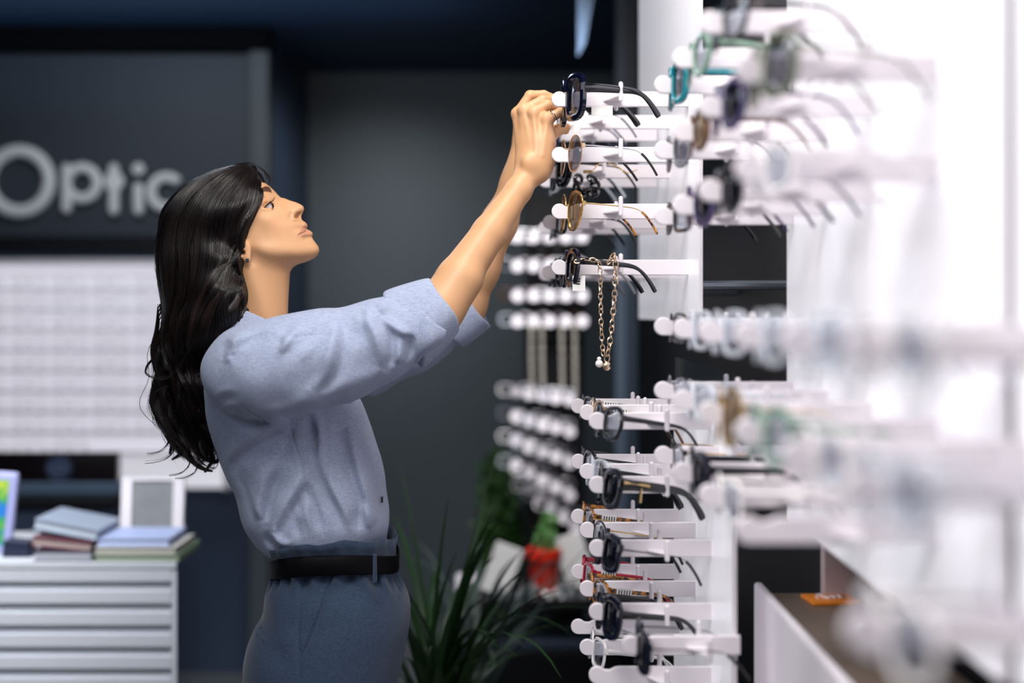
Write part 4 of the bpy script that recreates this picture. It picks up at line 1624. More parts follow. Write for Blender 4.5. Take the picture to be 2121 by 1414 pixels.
# solid hair mass
hair_px = [(534, 354, .045, 2.33), (528, 344, .05), (512, 341.5, .055), (487, 343, .06), (451, 346, .065), (423, 358, .07), (392, 374, .07), (366, 394, .07), (344, 418, .07), (330, 442, .065), (325, 470, .06), (322, 505, .06),
           (320, 545, .055), (325, 580, .05), (331, 620, .045), (333, 660, .04), (334, 700, .035), (338, 740, .03), (350, 780, .025), (362, 820, .02), (376, 860, .018), (390, 890, .015), (404, 905, .015),
           (420, 900, .015), (426, 870, .02), (428, 830, .03), (428, 780, .04), (440, 745, .045), (466, 716, .05), (500, 690, .045), (509, 650, .045, 2.312), (506, 600, .05, 2.312), (497, 560, .055, 2.312), (492, 522, .06, 2.312), (500, 480, .06, 2.312), (510, 458, .055, 2.312), (528, 436, .05, 2.312), (540, 412, .045, 2.312), (541, 385, .042, 2.312)]
hin = [(500, 400, .078), (520, 395, .071), (528, 415, .066), (505, 440, .079), (495, 470, .081), (470, 400, .085), (440, 420, .090), (410, 420, .082), (460, 470, .094), (420, 480, .092), (380, 460, .078), (350, 480, .062), (470, 530, .096), (430, 550, .098), (390, 550, .090), (350, 560, .066),
       (480, 600, .100), (440, 630, .105), (400, 640, .095), (360, 650, .070), (470, 660, .098), (430, 700, .092), (390, 720, .080), (360, 740, .058), (400, 800, .060), (380, 850, .045), (410, 860, .045), (400, 900, .028)]
HH = 0.0026
g = Grid((PX(305, YC), YC - 0.125, PZ(960, YC)), (PX(565, YC), YC + 0.125, PZ(328, YC)), HH)
X2 = g.x[:, 0, :].astype(float)
Z2 = g.z[:, 0, :].astype(float) + 0 * X2
X2 = X2 + 0 * Z2
_t = list(sil(hair_px))
outl = [(P(e[0], e[1], e[3] if len(e) > 3 else YC).x, P(e[0], e[1], e[3] if len(e) > 3 else YC).z) for e in hair_px]
cp, cv = [], []
for i in range(0, len(_t), 3):
    cp.append(_t[i][0]); cv.append(0.0)
    p1, p2 = _t[i + 1][0], _t[i + 2][0]
    in1 = poly_sdf(outl, np.array([p1[0]]), np.array([p1[1]]))[0] < 0
    a, b = (p1, p2) if in1 else (p2, p1)
    cp.append(a); cv.append(abs(_t[i + 1][1]))
    cp.append(b); cv.append(-abs(_t[i + 2][1]))
for a, b, w in hin:
    p = P(a, b, YC - w)
    cp.append((p.x, p.z)); cv.append(w * w)
QH = tps(cp, cv, X2, Z2)
odh = poly_sdf(outl, X2, Z2)
qi = np.clip((X2 - ghead.lo[0]) / H, 0, Qhead.shape[0] - 1).astype(int)
qj = np.clip((Z2 - ghead.lo[2]) / H, 0, Qhead.shape[1] - 1).astype(int)
wh = np.sqrt(np.clip(Qhead[qi, qj], 0, None))
wh = blur2(wh, 0.006, HH)
wh = wh * (X2 > ghead.lo[0]) * (Z2 > ghead.lo[2])
QH = np.where(odh < 0.0, np.maximum(QH, ((wh + 0.0050 * np.clip(-odh / 0.012, 0.25, 1)) * (wh > 0.002)) ** 2), QH)
WS = blur2(np.sqrt(np.clip(QH, 0, None)), 0.0085, HH)
WS = np.maximum(WS, np.where(wh > 0.002, wh + 0.0045, 0))
QH = np.where(odh < -0.0015, WS ** 2, QH)
QH = np.where(odh > 0.0, np.minimum(QH, -2 * 0.03 * odh), np.maximum(QH, 1e-5))
gx, gz = np.gradient(QH, HH)
# locks: relief following the flow
ay = np.abs(g.y - YC)
fh = (ay ** 2 - QH[:, None, :]) / np.sqrt(4 * ay ** 2 + (np.sqrt(gx ** 2 + gz ** 2)[:, None, :]) ** 2 + 1e-6)
fh = fh + 0.0035
V, F = g.net(fh.astype(np.float32))
cc = np.array(lin((15, 11, 11)))[None, :].repeat(len(V), 0)
hair = pc(mesh_obj('hair', V, F, M_hair, None, colors=cc))


def q_at(x, z):
    i = np.clip((x - g.lo[0]) / HH, 0, QH.shape[0] - 1.001)
    j = np.clip((z - g.lo[2]) / HH, 0, QH.shape[1] - 1.001)
    i0, j0 = i.astype(int), j.astype(int)
    a, b = i - i0, j - j0
    return QH[i0, j0] * (1 - a) * (1 - b) + QH[i0 + 1, j0] * a * (1 - b) + QH[i0, j0 + 1] * (1 - a) * b + QH[i0 + 1, j0 + 1] * a * b


def strands(n, side, seg=46, seed=1, rad=0.00042):
    rr = np.random.default_rng(seed)
    nl = 46
    lock_u = (np.arange(nl) + rr.uniform(0.2, 0.8, nl)) / nl
    lock_ph = rr.uniform(0, 6.28, nl)
    lock_am = rr.uniform(5, 13, nl)
    lock_wl = rr.uniform(0.16, 0.24, nl)
    lock_d = rr.uniform(-0.006, 0.006, nl)
    lock_e = rr.uniform(0.86, 1.0, nl)
    li = rr.integers(0, nl, n)
    du = rr.normal(0, 1, n) * 0.022
    t = np.linspace(0, 1, seg)[None, :]
    tend = (lock_e[li] * rr.uniform(0.80, 1.0, n) ** 0.4)[:, None]
    T = t * tend
    clump = np.clip((T - 0.25) / 0.45, 0, 1) * 0.60
    U = lock_u[li][:, None] + du[:, None] * (1 - clump) * (1 + 0.4 * np.sin(T * 20 + lock_ph[li][:, None]))
    p = flow(U, T)
    px, py = p[..., 0], p[..., 1]
    grow = np.clip((T - 0.38) / 0.4, 0, 1)
    ph = lock_ph[li][:, None] + rr.normal(0, 0.22, n)[:, None]
    wv = np.sin(2 * np.pi * T / lock_wl[li][:, None] + ph)
    wc = np.cos(2 * np.pi * T / lock_wl[li][:, None] + ph)
    am = (lock_am[li] * rr.uniform(0.8, 1.2, n))[:, None] * grow
    px = px + am * wv + rr.normal(0, 0.7, n)[:, None]
    fly = (rr.random(n) < 0.035)[:, None] * np.clip((T - 0.1) / 0.6, 0, 1)
    px = px + fly * rr.normal(0, 11, n)[:, None] * np.sin(T * 7 + ph)
    py = py + fly * rr.normal(0, 5, n)[:, None]
    # depth: on the surface of the mass, thin out at the ends
    x = (px - CX) * YC / FPX
    z = CAMZ - (py - CY) * YC / FPX
    for _ in range(3):
        w = np.sqrt(np.clip(q_at(x, z), 0.0, None))
        Yd = YC - w
        x = (px - CX) * (Yd if side < 0 else YC + 0 * w) / FPX
        z = CAMZ - (py - CY) * (Yd if side < 0 else YC + 0 * w) / FPX
    dep = (rr.uniform(-0.0045, 0.0022, n) + lock_d[li])[:, None] + am * wc * 0.0006
    w = w * (1 - 0.25 * np.clip((T - 0.75) / 0.25, 0, 1)) + dep * np.clip(T / 0.08, 0.15, 1)
    y = YC + side * np.maximum(w, 0.001) + (rr.uniform(-0.02, 0.02, n)[:, None] * np.clip((T - 0.6) / 0.4, 0, 1))
    Pn = np.stack([x, y, z], -1)
    # tubes with three sides
    tg = np.gradient(Pn, axis=1)
    tg /= np.linalg.norm(tg, axis=2, keepdims=True) + 1e-9
    up = np.array([0.0, side, 0.0])
    a1 = np.cross(tg, up)
    a1 /= np.linalg.norm(a1, axis=2, keepdims=True) + 1e-9
    a2 = np.cross(tg, a1)
    prof_ = (np.clip((1 - t) / 0.12, 0.15, 1) * rad) * rr.uniform(0.6, 1.35, n)[:, None]
    V = []
    for k in range(3):
        an = 2 * np.pi * k / 3 + np.pi / 6
        V.append(Pn + (a1 * math.cos(an) + a2 * math.sin(an)) * prof_[..., None])
    V = np.stack(V, 2).reshape(-1, 3)
    s_i, t_i, k_i = np.meshgrid(np.arange(n), np.arange(seg - 1), np.arange(3), indexing='ij')
    b = (s_i * seg + t_i) * 3
    k2 = (k_i + 1) % 3
    F = np.stack([b + k_i, b + k2, b + 3 + k2, b + 3 + k_i], -1).reshape(-1, 4)
    base = np.array(lin((10, 8, 9))[:3])
    br = np.array(lin((40, 27, 22))[:3])
    wgt = np.clip(rr.beta(1.2, 4, n) + 0.15 * rr.standard_normal(nl)[li], 0, 1)
    colr = base[None] * (1 - wgt[:, None]) + br[None] * wgt[:, None]
    colr = np.concatenate([colr, np.ones((n, 1))], 1).repeat(seg * 3, 0)
    return V, F, colr


parts_ = [strands(9000, -1, seed=2), strands(1800, 1, seed=3)]
off = 0
Vs, Fs, Cs = [], [], []
for V, F, C in parts_:
    Vs.append(V); Fs.append(F + off); Cs.append(C)
    off += len(V)
# single curls lying over the rest
curls = [[(503, 540), (474, 545), (444, 568), (420, 608), (402, 660), (393, 710), (400, 765), (414, 810)],
         [(505, 562), (480, 576), (452, 612), (432, 660), (422, 712), (432, 765), (424, 815)],
         [(507, 588), (492, 618), (466, 652), (444, 700), (434, 745), (438, 790)],
         [(509, 636), (492, 668), (462, 700), (440, 738), (430, 795), (440, 850), (430, 900)],
         [(492, 500), (476, 540), (462, 590), (436, 640), (410, 700), (380, 750), (372, 800), (384, 850)],
         [(372, 690), (348, 750), (343, 810), (362, 862), (382, 900), (374, 938), (356, 952)],
         [(402, 755), (370, 800), (360, 850), (384, 900), (420, 922), (440, 950), (424, 978)],
         [(422, 800), (404, 850), (394, 900), (418, 942), (446, 956), (454, 944)],
         [(334, 630), (325, 685), (317, 732), (333, 790), (352, 832), (350, 872)],
         [(352, 700), (334, 750), (318, 812), (318, 842), (338, 880), (356, 915), (352, 940)],
         [(380, 640), (352, 700), (366, 760), (392, 800), (380, 850), (352, 890)],
         [(410, 860), (380, 900), (388, 940), (412, 966), (440, 976)],
         [(530, 352), (512, 392), (486, 440), (468, 490), (458, 540), (440, 590), (408, 650)]]
rc = np.random.default_rng(17)
for ci_, q in enumerate(curls):
    base = np.array(catmull(q, 7))
    m_ = len(base)
    n = 260 if ci_ < 5 else 120
    wid = 11 if ci_ < 5 else 5.5
    if ci_ == 12:
        n, wid = 200, 9
    tt = np.linspace(0, 1, m_)
    tg = np.gradient(base, axis=0)
    tg /= np.linalg.norm(tg, axis=1, keepdims=True)
    nr = np.stack([-tg[:, 1], tg[:, 0]], 1)
    s_ = rc.normal(0, 0.5, n)
    dd = rc.uniform(0, 1, n)
    taper = 0.35 + 0.65 * np.sin(np.pi * np.clip(tt * 0.85 + 0.12, 0, 1))
    ppx = base[None, :, 0] + nr[None, :, 0] * s_[:, None] * wid * taper[None] + rc.normal(0, 0.5, n)[:, None]
    ppy = base[None, :, 1] + nr[None, :, 1] * s_[:, None] * wid * taper[None]
    x = (ppx - CX) * YC / FPX
    z = CAMZ - (ppy - CY) * YC / FPX
    for _ in range(3):
        w = np.sqrt(np.clip(q_at(x, z), 0.0, None))
        x = (ppx - CX) * (YC - w) / FPX
        z = CAMZ - (ppy - CY) * (YC - w) / FPX
    lift = (0.0075 if ci_ < 5 else 0.004) * np.sin(np.pi * np.clip(tt, 0, 1)) ** 0.5
    w = blur2(np.repeat(w.mean(0)[None], 3, 0), 2.5, 1.0)[1][None] * 0.7 + w * 0.3
    y = YC - w - lift[None] * (1 - (s_[:, None] * 1.2) ** 2 * 0.8) - 0.002 + 0.004 * dd[:, None]
    Pn = np.stack([x, y, z], -1)
    tg3 = np.gradient(Pn, axis=1)
    tg3 /= np.linalg.norm(tg3, axis=2, keepdims=True) + 1e-9
    a1 = np.cross(tg3, np.array([0.0, -1.0, 0.0]))
    a1 /= np.linalg.norm(a1, axis=2, keepdims=True) + 1e-9
    a2 = np.cross(tg3, a1)
    pr = (np.clip((1 - tt) / 0.2, 0.15, 1) * 0.00042)[None] * rc.uniform(0.6, 1.3, n)[:, None]
    VV_ = np.stack([Pn + (a1 * math.cos(k * 2.0944 + .52) + a2 * math.sin(k * 2.0944 + .52)) * pr[..., None] for k in range(3)], 2).reshape(-1, 3)
    si, ti, ki = np.meshgrid(np.arange(n), np.arange(m_ - 1), np.arange(3), indexing='ij')
    b_ = (si * m_ + ti) * 3
    k2_ = (ki + 1) % 3
    FF_ = np.stack([b_ + ki, b_ + k2_, b_ + 3 + k2_, b_ + 3 + ki], -1).reshape(-1, 4)
    wg = np.clip(rc.beta(1.6, 3, n) * (1.0 if ci_ < 5 else 0.6), 0, 1)[:, None]
    cl = np.array(lin((15, 11, 12))[:3])[None] * (1 - wg) + np.array(lin((54, 36, 28))[:3])[None] * wg
    Vs.append(VV_); Fs.append(FF_ + off); Cs.append(np.concatenate([cl, np.ones((n, 1))], 1).repeat(m_ * 3, 0))
    off += len(VV_)
# stray wisps
wis = [[(352, 880), (350, 912), (338, 930), (320, 938), (304, 940)], [(362, 900), (360, 930), (345, 948), (322, 956), (300, 958)], [(396, 950), (388, 968), (372, 980), (350, 984)],
       [(410, 960), (402, 978), (384, 988), (362, 990)], [(332, 700), (318, 735), (320, 765), (334, 785), (352, 778), (372, 760)], [(318, 742), (306, 756), (303, 772), (320, 782), (344, 780)],
       [(345, 800), (318, 815), (314, 835), (324, 858), (344, 890), (350, 905)], [(333, 690), (322, 712), (318, 738), (324, 765), (332, 800), (336, 820)],
       [(420, 880), (438, 905), (446, 930), (452, 955)], [(440, 930), (452, 938), (460, 930)], [(432, 900), (446, 915), (455, 918)], [(400, 930), (420, 960), (445, 968), (454, 950)],
       [(372, 905), (380, 940), (402, 962), (430, 975), (446, 968)], [(545, 352), (556, 362), (560, 378)], [(490, 340), (520, 338), (545, 352), (553, 372)], [(535, 345), (549, 356), (557, 372), (556, 386)]]
mbw = MB()
for wi, q in enumerate(wis):
    base = catmull(q, 8)
    for k in range(16 if 4 <= wi <= 7 else 9):
        o1, o2 = random.gauss(0, 1.6), random.gauss(0, 1.6)
        yy = 2.33 + random.uniform(-0.012, 0.012)
        n = len(base)
        sp = random.uniform(0.4, 1.4)
        pts = [P(b[0] + o1 * (1 - 0.5 * i / n) * sp, b[1] + o2 * sp * (0.5 + i / n), yy if wi < 13 else 2.41) for i, b in enumerate(base)]
        mbw.tube(pts, [0.00042 * (1 - 0.75 * i / n) for i in range(n)], 3)
wv_, wf_ = np.array(mbw.V), [f for f in mbw.F if len(f) == 4]
Vs.append(wv_); Fs.append(np.array(wf_) + off); Cs.append(np.array([lin((24, 17, 16))]).repeat(len(wv_), 0))
off += len(wv_)
st = mesh_obj('hair_strands', np.concatenate(Vs), np.concatenate(Fs), M_hair, None, colors=np.concatenate(Cs))
st.parent = hair
print('strand verts', off)

# ================================================================ display panels and their pegs
ORD = ['first', 'second', 'third', 'fourth', 'fifth', 'sixth', 'seventh', 'eighth', 'ninth', 'tenth', 'eleventh', 'twelfth']


def panel(name, x, y0, y1, z0, z1, label, clear_top=None, t=0.006, sy=None):
    r = empty(name, (x, y0, z0))
    tag(r, label, 'display wall')
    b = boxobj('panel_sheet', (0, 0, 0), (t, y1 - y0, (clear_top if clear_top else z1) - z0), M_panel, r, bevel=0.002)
    if clear_top:
        boxobj('clear_header', (0.002, 0, clear_top - z0), (t - 0.004, y1 - y0, z1 - z0), M_clear, r, bevel=0.001)['label'] = 'clear acrylic header of the panel'
    # edge strip facing the room
    boxobj('edge_strip', (0.0, -0.004, 0), (t, 0.0, (clear_top if clear_top else z1) - z0), M_white, r, bevel=0.001)
    for zz in ((z0 + 0.06), ((clear_top if clear_top else z1) - 0.06)):
        for yy in (sy or (0.06, y1 - y0 - 0.06)):
            MB().tube([(t, yy, zz - z0), (0.4985 - x, yy, zz - z0)], 0.008, 10).build('standoff', M_steel, r)
    return r


Zo = lambda v: CAMZ + v
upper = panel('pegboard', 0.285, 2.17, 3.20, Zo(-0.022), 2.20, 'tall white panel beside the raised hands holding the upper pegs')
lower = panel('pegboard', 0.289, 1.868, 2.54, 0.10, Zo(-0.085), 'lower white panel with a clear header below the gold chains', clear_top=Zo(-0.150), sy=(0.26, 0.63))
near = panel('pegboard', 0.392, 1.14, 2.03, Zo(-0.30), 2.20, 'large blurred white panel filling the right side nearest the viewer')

near2 = panel('pegboard', 0.400, 0.45, 1.132, Zo(-0.30), 2.20, 'pale grey panel at the right picture edge, next to the large white one')
near2.children[0].data.materials[0] = M_panel2
ROWN = ['top', 'second', 'third', 'fourth', 'fifth', 'sixth', 'seventh']
# upper bay: three columns, four rows
up_cols = [(2.30, 0.064), (2.58, 0.056), (2.77, 0.052)]
up_rows = [0.339, 0.2495, 0.158, 0.0675]
up_sty = [['big_navy', 'round_gold', 'gold_brown', 'navy_wide'],
          ['slim_grey', 'black_oval', 'violet_black', 'gold_black'],
          ['purple', 'crystal', 'black_tag', 'black_cat']]
COLN = ['near column', 'middle column', 'far column']
for ci, (y, xt) in enumerate(up_cols):
    for ri, zo in enumerate(up_rows):
        add_peg(upper, (xt, y, Zo(zo)), L=0.23, share='up')
        sty = up_sty[ci][ri]
        yaw = [(0.20, 0.24, 0.22, 0.10), (0.10, 0.22, 0.12, 0.12), (0.08, 0.10, 0.10, 0.10)][ci][ri]
        put_glasses(sty, (xt + 0.025, y, Zo(zo) + 0.0085), '%s row, %s of upper panel' % (ROWN[ri], COLN[ci]), 'spectacles on the upper panel', yaw=yaw, pitch=0.02 + 0.02 * ri)

# lower bay
lo_cols = [(2.065, 0.1115), (2.235, 0.1060), (2.38, 0.0985)]
lo_rows = [-0.162, -0.2545, -0.3465, -0.4385, -0.5305]
lo_sty = [['black_cat', 'black_sun', 'navy_wire', 'navy_wide', None],
          ['blush', 'crystal', 'gold_wire', 'tortoise', 'white'],
          ['black_tag', 'violet_black', 'tortoise', 'red', None]]
for ci, (y, xt) in enumerate(lo_cols):
    for ri, zo in enumerate(lo_rows):
        add_peg(lower, (xt, y, Zo(zo)), L=0.182, share='lo')
        sty = lo_sty[ci][ri]
        if sty:
            put_glasses(sty, (xt + 0.022, y, Zo(zo) + 0.0085), '%s row, %s of lower panel' % (ROWN[ri], COLN[ci]), 'spectacles on the lower panel',
                        yaw=[0.20, 0.14, 0.10][ci] + random.uniform(-0.05, 0.05), pitch=0.13 + random.uniform(-0.03, 0.02))
# a nearer column at the bottom of the lower bay
add_peg(lower, (0.143, 1.86, Zo(-0.4385)), L=0.155, share='n1')
put_glasses('navy_wire', (0.165, 1.86, Zo(-0.4385) + 0.0085), 'low at the bottom edge, nearest on lower panel', yaw=0.0, pitch=0.03)
add_peg(lower, (0.143, 1.86, Zo(-0.5250)), L=0.155, share='n1')
put_glasses('brown', (0.165, 1.86, Zo(-0.5250) + 0.0085), 'at the very bottom edge, nearest on lower panel', yaw=0.0, pitch=0.03)

# near bay, thrown out of focus
nb_cols = [(1.98, .198), (1.77, .200), (1.55, .203), (1.31, .205), (1.10, .208), (0.90, .210)]
nb_rows = [0.312, 0.221, 0.1295, -0.024, -0.113, -0.203]
NBC = ['first column', 'second column', 'third column', 'fourth column', 'fifth column', 'sixth column']
nb_sty = [['teal', 'grey', 'violet_black', 'black_tag', 'silver', 'gold_wire'],
          ['green', 'brown', 'purple', 'crystal', 'crystal', 'navy_wide'],
          ['black_cat', 'purple', 'gold_black', 'crystal', 'gold_brown', 'white'],
          ['brown', 'olive', 'white', 'crystal', 'green', None],
          [-1, -1, -1, 'crystal', 'white', -1],
          [-1, -1, -1, 'white', 'crystal', 'white']]
for ci, (y, xt) in enumerate(nb_cols):
    for ri, zo in enumerate(nb_rows):
        z = zo
        if ci == 0 and ri == 0:
            z = 0.312
        if nb_sty[ci][ri] == -1:
            continue
        add_peg(near if ci < 4 else near2, (xt, y, Zo(z)), L=0.192, share='nb')
        sty = nb_sty[ci][ri]
        if sty:
            put_glasses(sty, (xt + 0.026, y, Zo(z) + 0.0085), '%s row, %s of blurred panel' % (ROWN[ri], NBC[ci]), 'blurred spectacles on the near panel',
                        yaw=random.uniform(0.0, 0.14), pitch=random.uniform(0.0, 0.06))

# low white cabinet under the near panel
cab = empty('low_cabinet', (0.345, 0.5, 0))
tag(cab, 'low white cabinet with a brown top under the large near panel', 'cabinet')
boxobj('front_panel', (0, -0.1, 0.08), (0.012, 1.53, Zo(-0.389)), M_white, cab, bevel=0.004)
boxobj('carcass', (0.012, -0.1, 0.06), (0.148, 1.52, Zo(-0.425)), M_white, cab)
boxobj('cabinet_top', (0.012, -0.1, Zo(-0.425)), (0.148, 1.515, Zo(-0.402)), mat('brown_laminate', (112, 98, 88), 0.4, noise=0.08), cab, bevel=0.001)['label'] = 'brown top board of the cabinet'
boxobj('plinth', (0.03, -0.08, 0.0), (0.148, 1.50, 0.08), M_black, cab)
# orange card with white script
M_or = mat('orange_card', (238, 138, 36), 0.45)
oc = empty('orange_card', (0.438, 1.955, Zo(-0.402)), (0, 0, 0.12))
tag(oc, 'orange card with blurred white lettering lying on the brown cabinet top', 'card')
boxobj('card', (-0.034, -0.028, 0.0005), (0.034, 0.028, 0.006), M_or, oc, bevel=0.0015)
sc_ = MB()
sc_.tube(catmull([(-0.022, -0.012, 0.0066), (-0.018, 0.010, 0.0066), (-0.010, 0.012, 0.0066), (-0.012, 0.000, 0.0066), (-0.004, -0.008, 0.0066), (0.000, 0.004, 0.0066), (0.004, -0.006, 0.0066), (0.010, 0.006, 0.0066), (0.012, -0.006, 0.0066), (0.022, 0.002, 0.0066)], 4), 0.0026, 6, flat=0.3)
sc_.build('lettering', M_white, oc)
# short pinkish upright behind the near panel
boxo = boxobj('upright_board', (-0.03, -0.012, 0), (0.03, 0.012, 0.095), mat('blush_board', (205, 188, 190), 0.5), None, bevel=0.002)
boxo.location = (0.464, 1.99, Zo(-0.402))
tag(boxo, 'short pinkish board standing behind the orange card', 'board')

# ---------------------------------------------------------------- chains
def link_chain(name, path, lw, lh, r, m, parent=None, tilt=1.2):
    mb = MB()
    pts = [Vector(p) for p in path]
    # walk the path
    d = [0]
    for a, b in zip(pts[:-1], pts[1:]):
        d.append(d[-1] + (b - a).length)
    step = lh * 1.55
    k = 0
    s = 0
    while s < d[-1]:
        i = max(j for j in range(len(d)) if d[j] <= s)
        i = min(i, len(pts) - 2)
        t = (s - d[i]) / (d[i + 1] - d[i] + 1e-9)
        c = pts[i].lerp(pts[i + 1], t)
        ax = (pts[i + 1] - pts[i]).normalized()
        u = ax.orthogonal().normalized()
        u = Matrix.Rotation(k * tilt + 0.3, 3, ax) @ u
        ring = [c + ax * (lh * math.sin(q)) + u * (lw * math.cos(q)) for q in [2 * math.pi * j / 12 for j in range(12)]]
        mb.tube(ring, r, 6, closed=True)
        s += step
        k += 1
    return mb.build(name, m, parent)


yn = 2.275
zD = Zo(0.0675)
loopA = [Vector(v) for v in catmull([P(1196, 541, 2.235), P(1215, 538, 2.235), P(1238, 541, 2.232), P(1243, 560, 2.232), P(1244, 620, 2.232), P(1246, 690, 2.232), P(1250, 740, 2.232)], 6)]
loopB = [Vector(v) for v in catmull([P(1262, 541, 2.232), P(1272, 528, 2.232), P(1275, 560, 2.232), P(1272, 620, 2.232), P(1266, 690, 2.232), P(1258, 738, 2.232), P(1257, 752, 2.232)], 6)]
ch = empty('glasses_chain', P(1255, 545, 2.232))
tag(ch, 'pale gold link chain hanging down in two strands from the upper panel', 'chain')


def into(o, parent):
    o.parent = parent
    o.matrix_parent_inverse = Matrix.Translation(-parent.location)
    return o


into(link_chain('strand', loopA, .0034, .0052, .0009, M_rose), ch)
into(link_chain('strand', loopB, .0040, .0060, .0011, M_rose), ch)
into(MB().ball(P(1241, 753, 2.232), .0062, 16).ball(P(1241, 743, 2.232), .0035, 12).build('pearl_drop', M_pearl), ch)['label'] = 'round pearl drop'
into(MB().ball(P(1257, 758, 2.232), .0072, 14, (0.9, 0.6, 1.0)).build('disc_drop', M_rose), ch)['label'] = 'rose gold drop'
# chunky black chain looped under the second row
ck = empty('glasses_chain', P(1215, 380, 2.50))
tag(ck, 'chunky black link chain under the second row of the upper panel', 'chain')
cpth = [Vector(v) for v in catmull([P(1198, 372, 2.50), P(1194, 388, 2.495), P(1204, 402, 2.49), P(1216, 396, 2.49), P(1228, 400, 2.49), P(1233, 386, 2.495), P(1226, 370, 2.50), P(1216, 378, 2.50)], 6)]
into(link_chain('links', cpth, .0072, .0090, .0034, FR['black'], tilt=1.57), ck)
gk = empty('necklace', P(1220, 352, 2.50))
tag(gk, 'fine gold chain with a small gold bar on the upper panel', 'necklace')
gp = [Vector(v) for v in catmull([P(1226, 356, 2.50), P(1236, 344, 2.50), P(1250, 334, 2.50), P(1280, 346, 2.50), P(1300, 358, 2.50), P(1318, 352, 2.50)], 5)]
into(link_chain('chain', gp, .0012, .0018, .0005, M_gold), gk)
into(MB().box(P(1208, 358.5, 2.499), P(1226, 352.5, 2.503)).build('bar_pendant', M_gold, smooth=False), gk)

# little tags on the upper panel
pt = MB().box((-0.010, -0.0006, -0.014), (0.010, 0.0006, 0.010)).build('price_tag', M_tagw, None, smooth=False)
pt.location = P(1199, 584, 2.245)
tag(pt, 'small white price tag with bars hanging below the fourth row sunglasses', 'tag')
bb = MB()
for q in range(3):
    bb.box((-0.004, -0.0012, -0.004 + q * 0.004), (0.002, -0.0006, -0.002 + q * 0.004))
bb.build('barcode', M_ink, pt, smooth=False)
pt2 = MB().prism([(-0.013, 0), (0, -0.013), (0.013, 0), (0, 0.013)], 'y', -0.0006, 0.0006).build('price_tag', M_tagw, None, smooth=False)
pt2.location = P(1204, 236, 2.50)
tag(pt2, 'white diamond shaped tag with a black mark beside the fingers', 'tag')
MB().box((-0.004, -0.0011, 0.001), (0.004, -0.0006, 0.004)).build('mark', M_ink, pt2, smooth=False)
pt4 = MB().box((-0.017, -0.0006, -0.008), (0.017, 0.0006, 0.008)).build('price_tag', M_tagw, None, smooth=False)
pt4.location = P(1247, 229, 2.27)
tag(pt4, 'white paper tag hanging just below the topmost peg by the hand', 'tag')
pt3 = MB().prism([(-0.011, 0), (0, -0.009), (0.011, 0), (0, 0.009)], 'y', -0.0006, 0.0006).build('price_tag', M_tagw, None, smooth=False)
pt3.location = P(1191, 264, 2.50)
tag(pt3, 'white diamond shaped tag below the thumb', 'tag')

# ---------------------------------------------------------------- far peg stand
fs = empty('peg_stand', (0.13, 4.60, 0))
tag(fs, 'distant stand of white pegs behind the raised forearm', 'display stand')
into(boxobj('post', (0.04, 4.72, 0.0), (0.24, 4.76, 1.80), M_black, None, bevel=0.004), fs)
into(boxobj('base', (-0.05, 4.55, 0.0), (0.33, 4.93, 0.02), M_black, None, bevel=0.004), fs)
M_fp = M_peg
far_rows_up = [(490, 5), (550, 5), (612, 5), (665, 5)]
k = 0
fp_proto = None
spots = []
for py, n in far_rows_up:
    for i in range(n):
        spots.append((1072 + i * (134 / (n - 1)), py, 4.45, 0))
for ri, py in enumerate((812, 862, 910, 962, 1012)):
    for i in range(5):
        sh = 30 if ri == 4 else 0
        spots.append((1068 + sh + i * (112 - sh * 0.6) / 4, py + i * (4 + ri * 4), 4.62 - i * 0.08, 1))
for si, (px, py, yy, low) in enumerate(spots):
    if fp_proto is None:
        fp_proto = MB().tube([(0, 0, 0), (0, 0.012, 0)], 0.0195, 14).tube([(0, 0.012, 0), (0, 0.26, 0)], 0.0110, 8).build('peg', M_fp, None)
        o = fp_proto
    else:
        o = fp_proto.copy()
        COL.objects.link(o)
    o.parent = fs
    o.location = P(px, py, yy) - fs.location
# small spectacles on the far stand, facing the room
fg = None
cnt = 0
FARC = [FR['white'], FR['clear'], FR['brown'], FR['grey']]


def tiny_glasses(m, lens, w=0.024, h=0.018, rim=0.0030):
    mb = MB()
    for s in (1, -1):
        o = [(s * (w + 0.009 + y), z) for y, z in lens_outline('square', w, h, 14)]
        mb.tube([(a, 0, b) for a, b in o], rim, 5, closed=True)
    mb.tube([(-0.01, 0, 0.006), (0.01, 0, 0.006)], rim, 5)
    for s in (1, -1):
        mb.tube([(s * 0.058, 0, 0.005), (s * 0.056, 0.10, 0.004), (s * 0.052, 0.135, -0.02)], rim * 0.8, 5)
    return mb.build('spectacles', m, None)


fgp = [tiny_glasses(m, None) for m in FARC]
used = [False] * 4
for si, (px, py, yy, low) in enumerate(spots):
    row = [490, 550, 612, 665]
    if si % 5 == 4:
        continue
    kk = (si * 7) % 4 if not low else (0, 1, 0, 3)[(si * 3) % 4]
    if used[kk]:
        o = fgp[kk].copy()
        COL.objects.link(o)
    else:
        o = fgp[kk]
        used[kk] = True
    o.location = P(px, py - 4, yy) + Vector((0, 0.05, 0))
    tag(o, 'tiny blurred spectacles on the distant peg stand, %s row, %s from left' % (ORD[si // 5], ORD[si % 5]), 'glasses', 'spectacles on the distant peg stand')
for kk in range(4):
    if not used[kk]:
        bpy.data.objects.remove(fgp[kk], do_unlink=True)
M_pale = mat('pale_champagne_metal', (206, 200, 188), 0.35, metal=0.4)
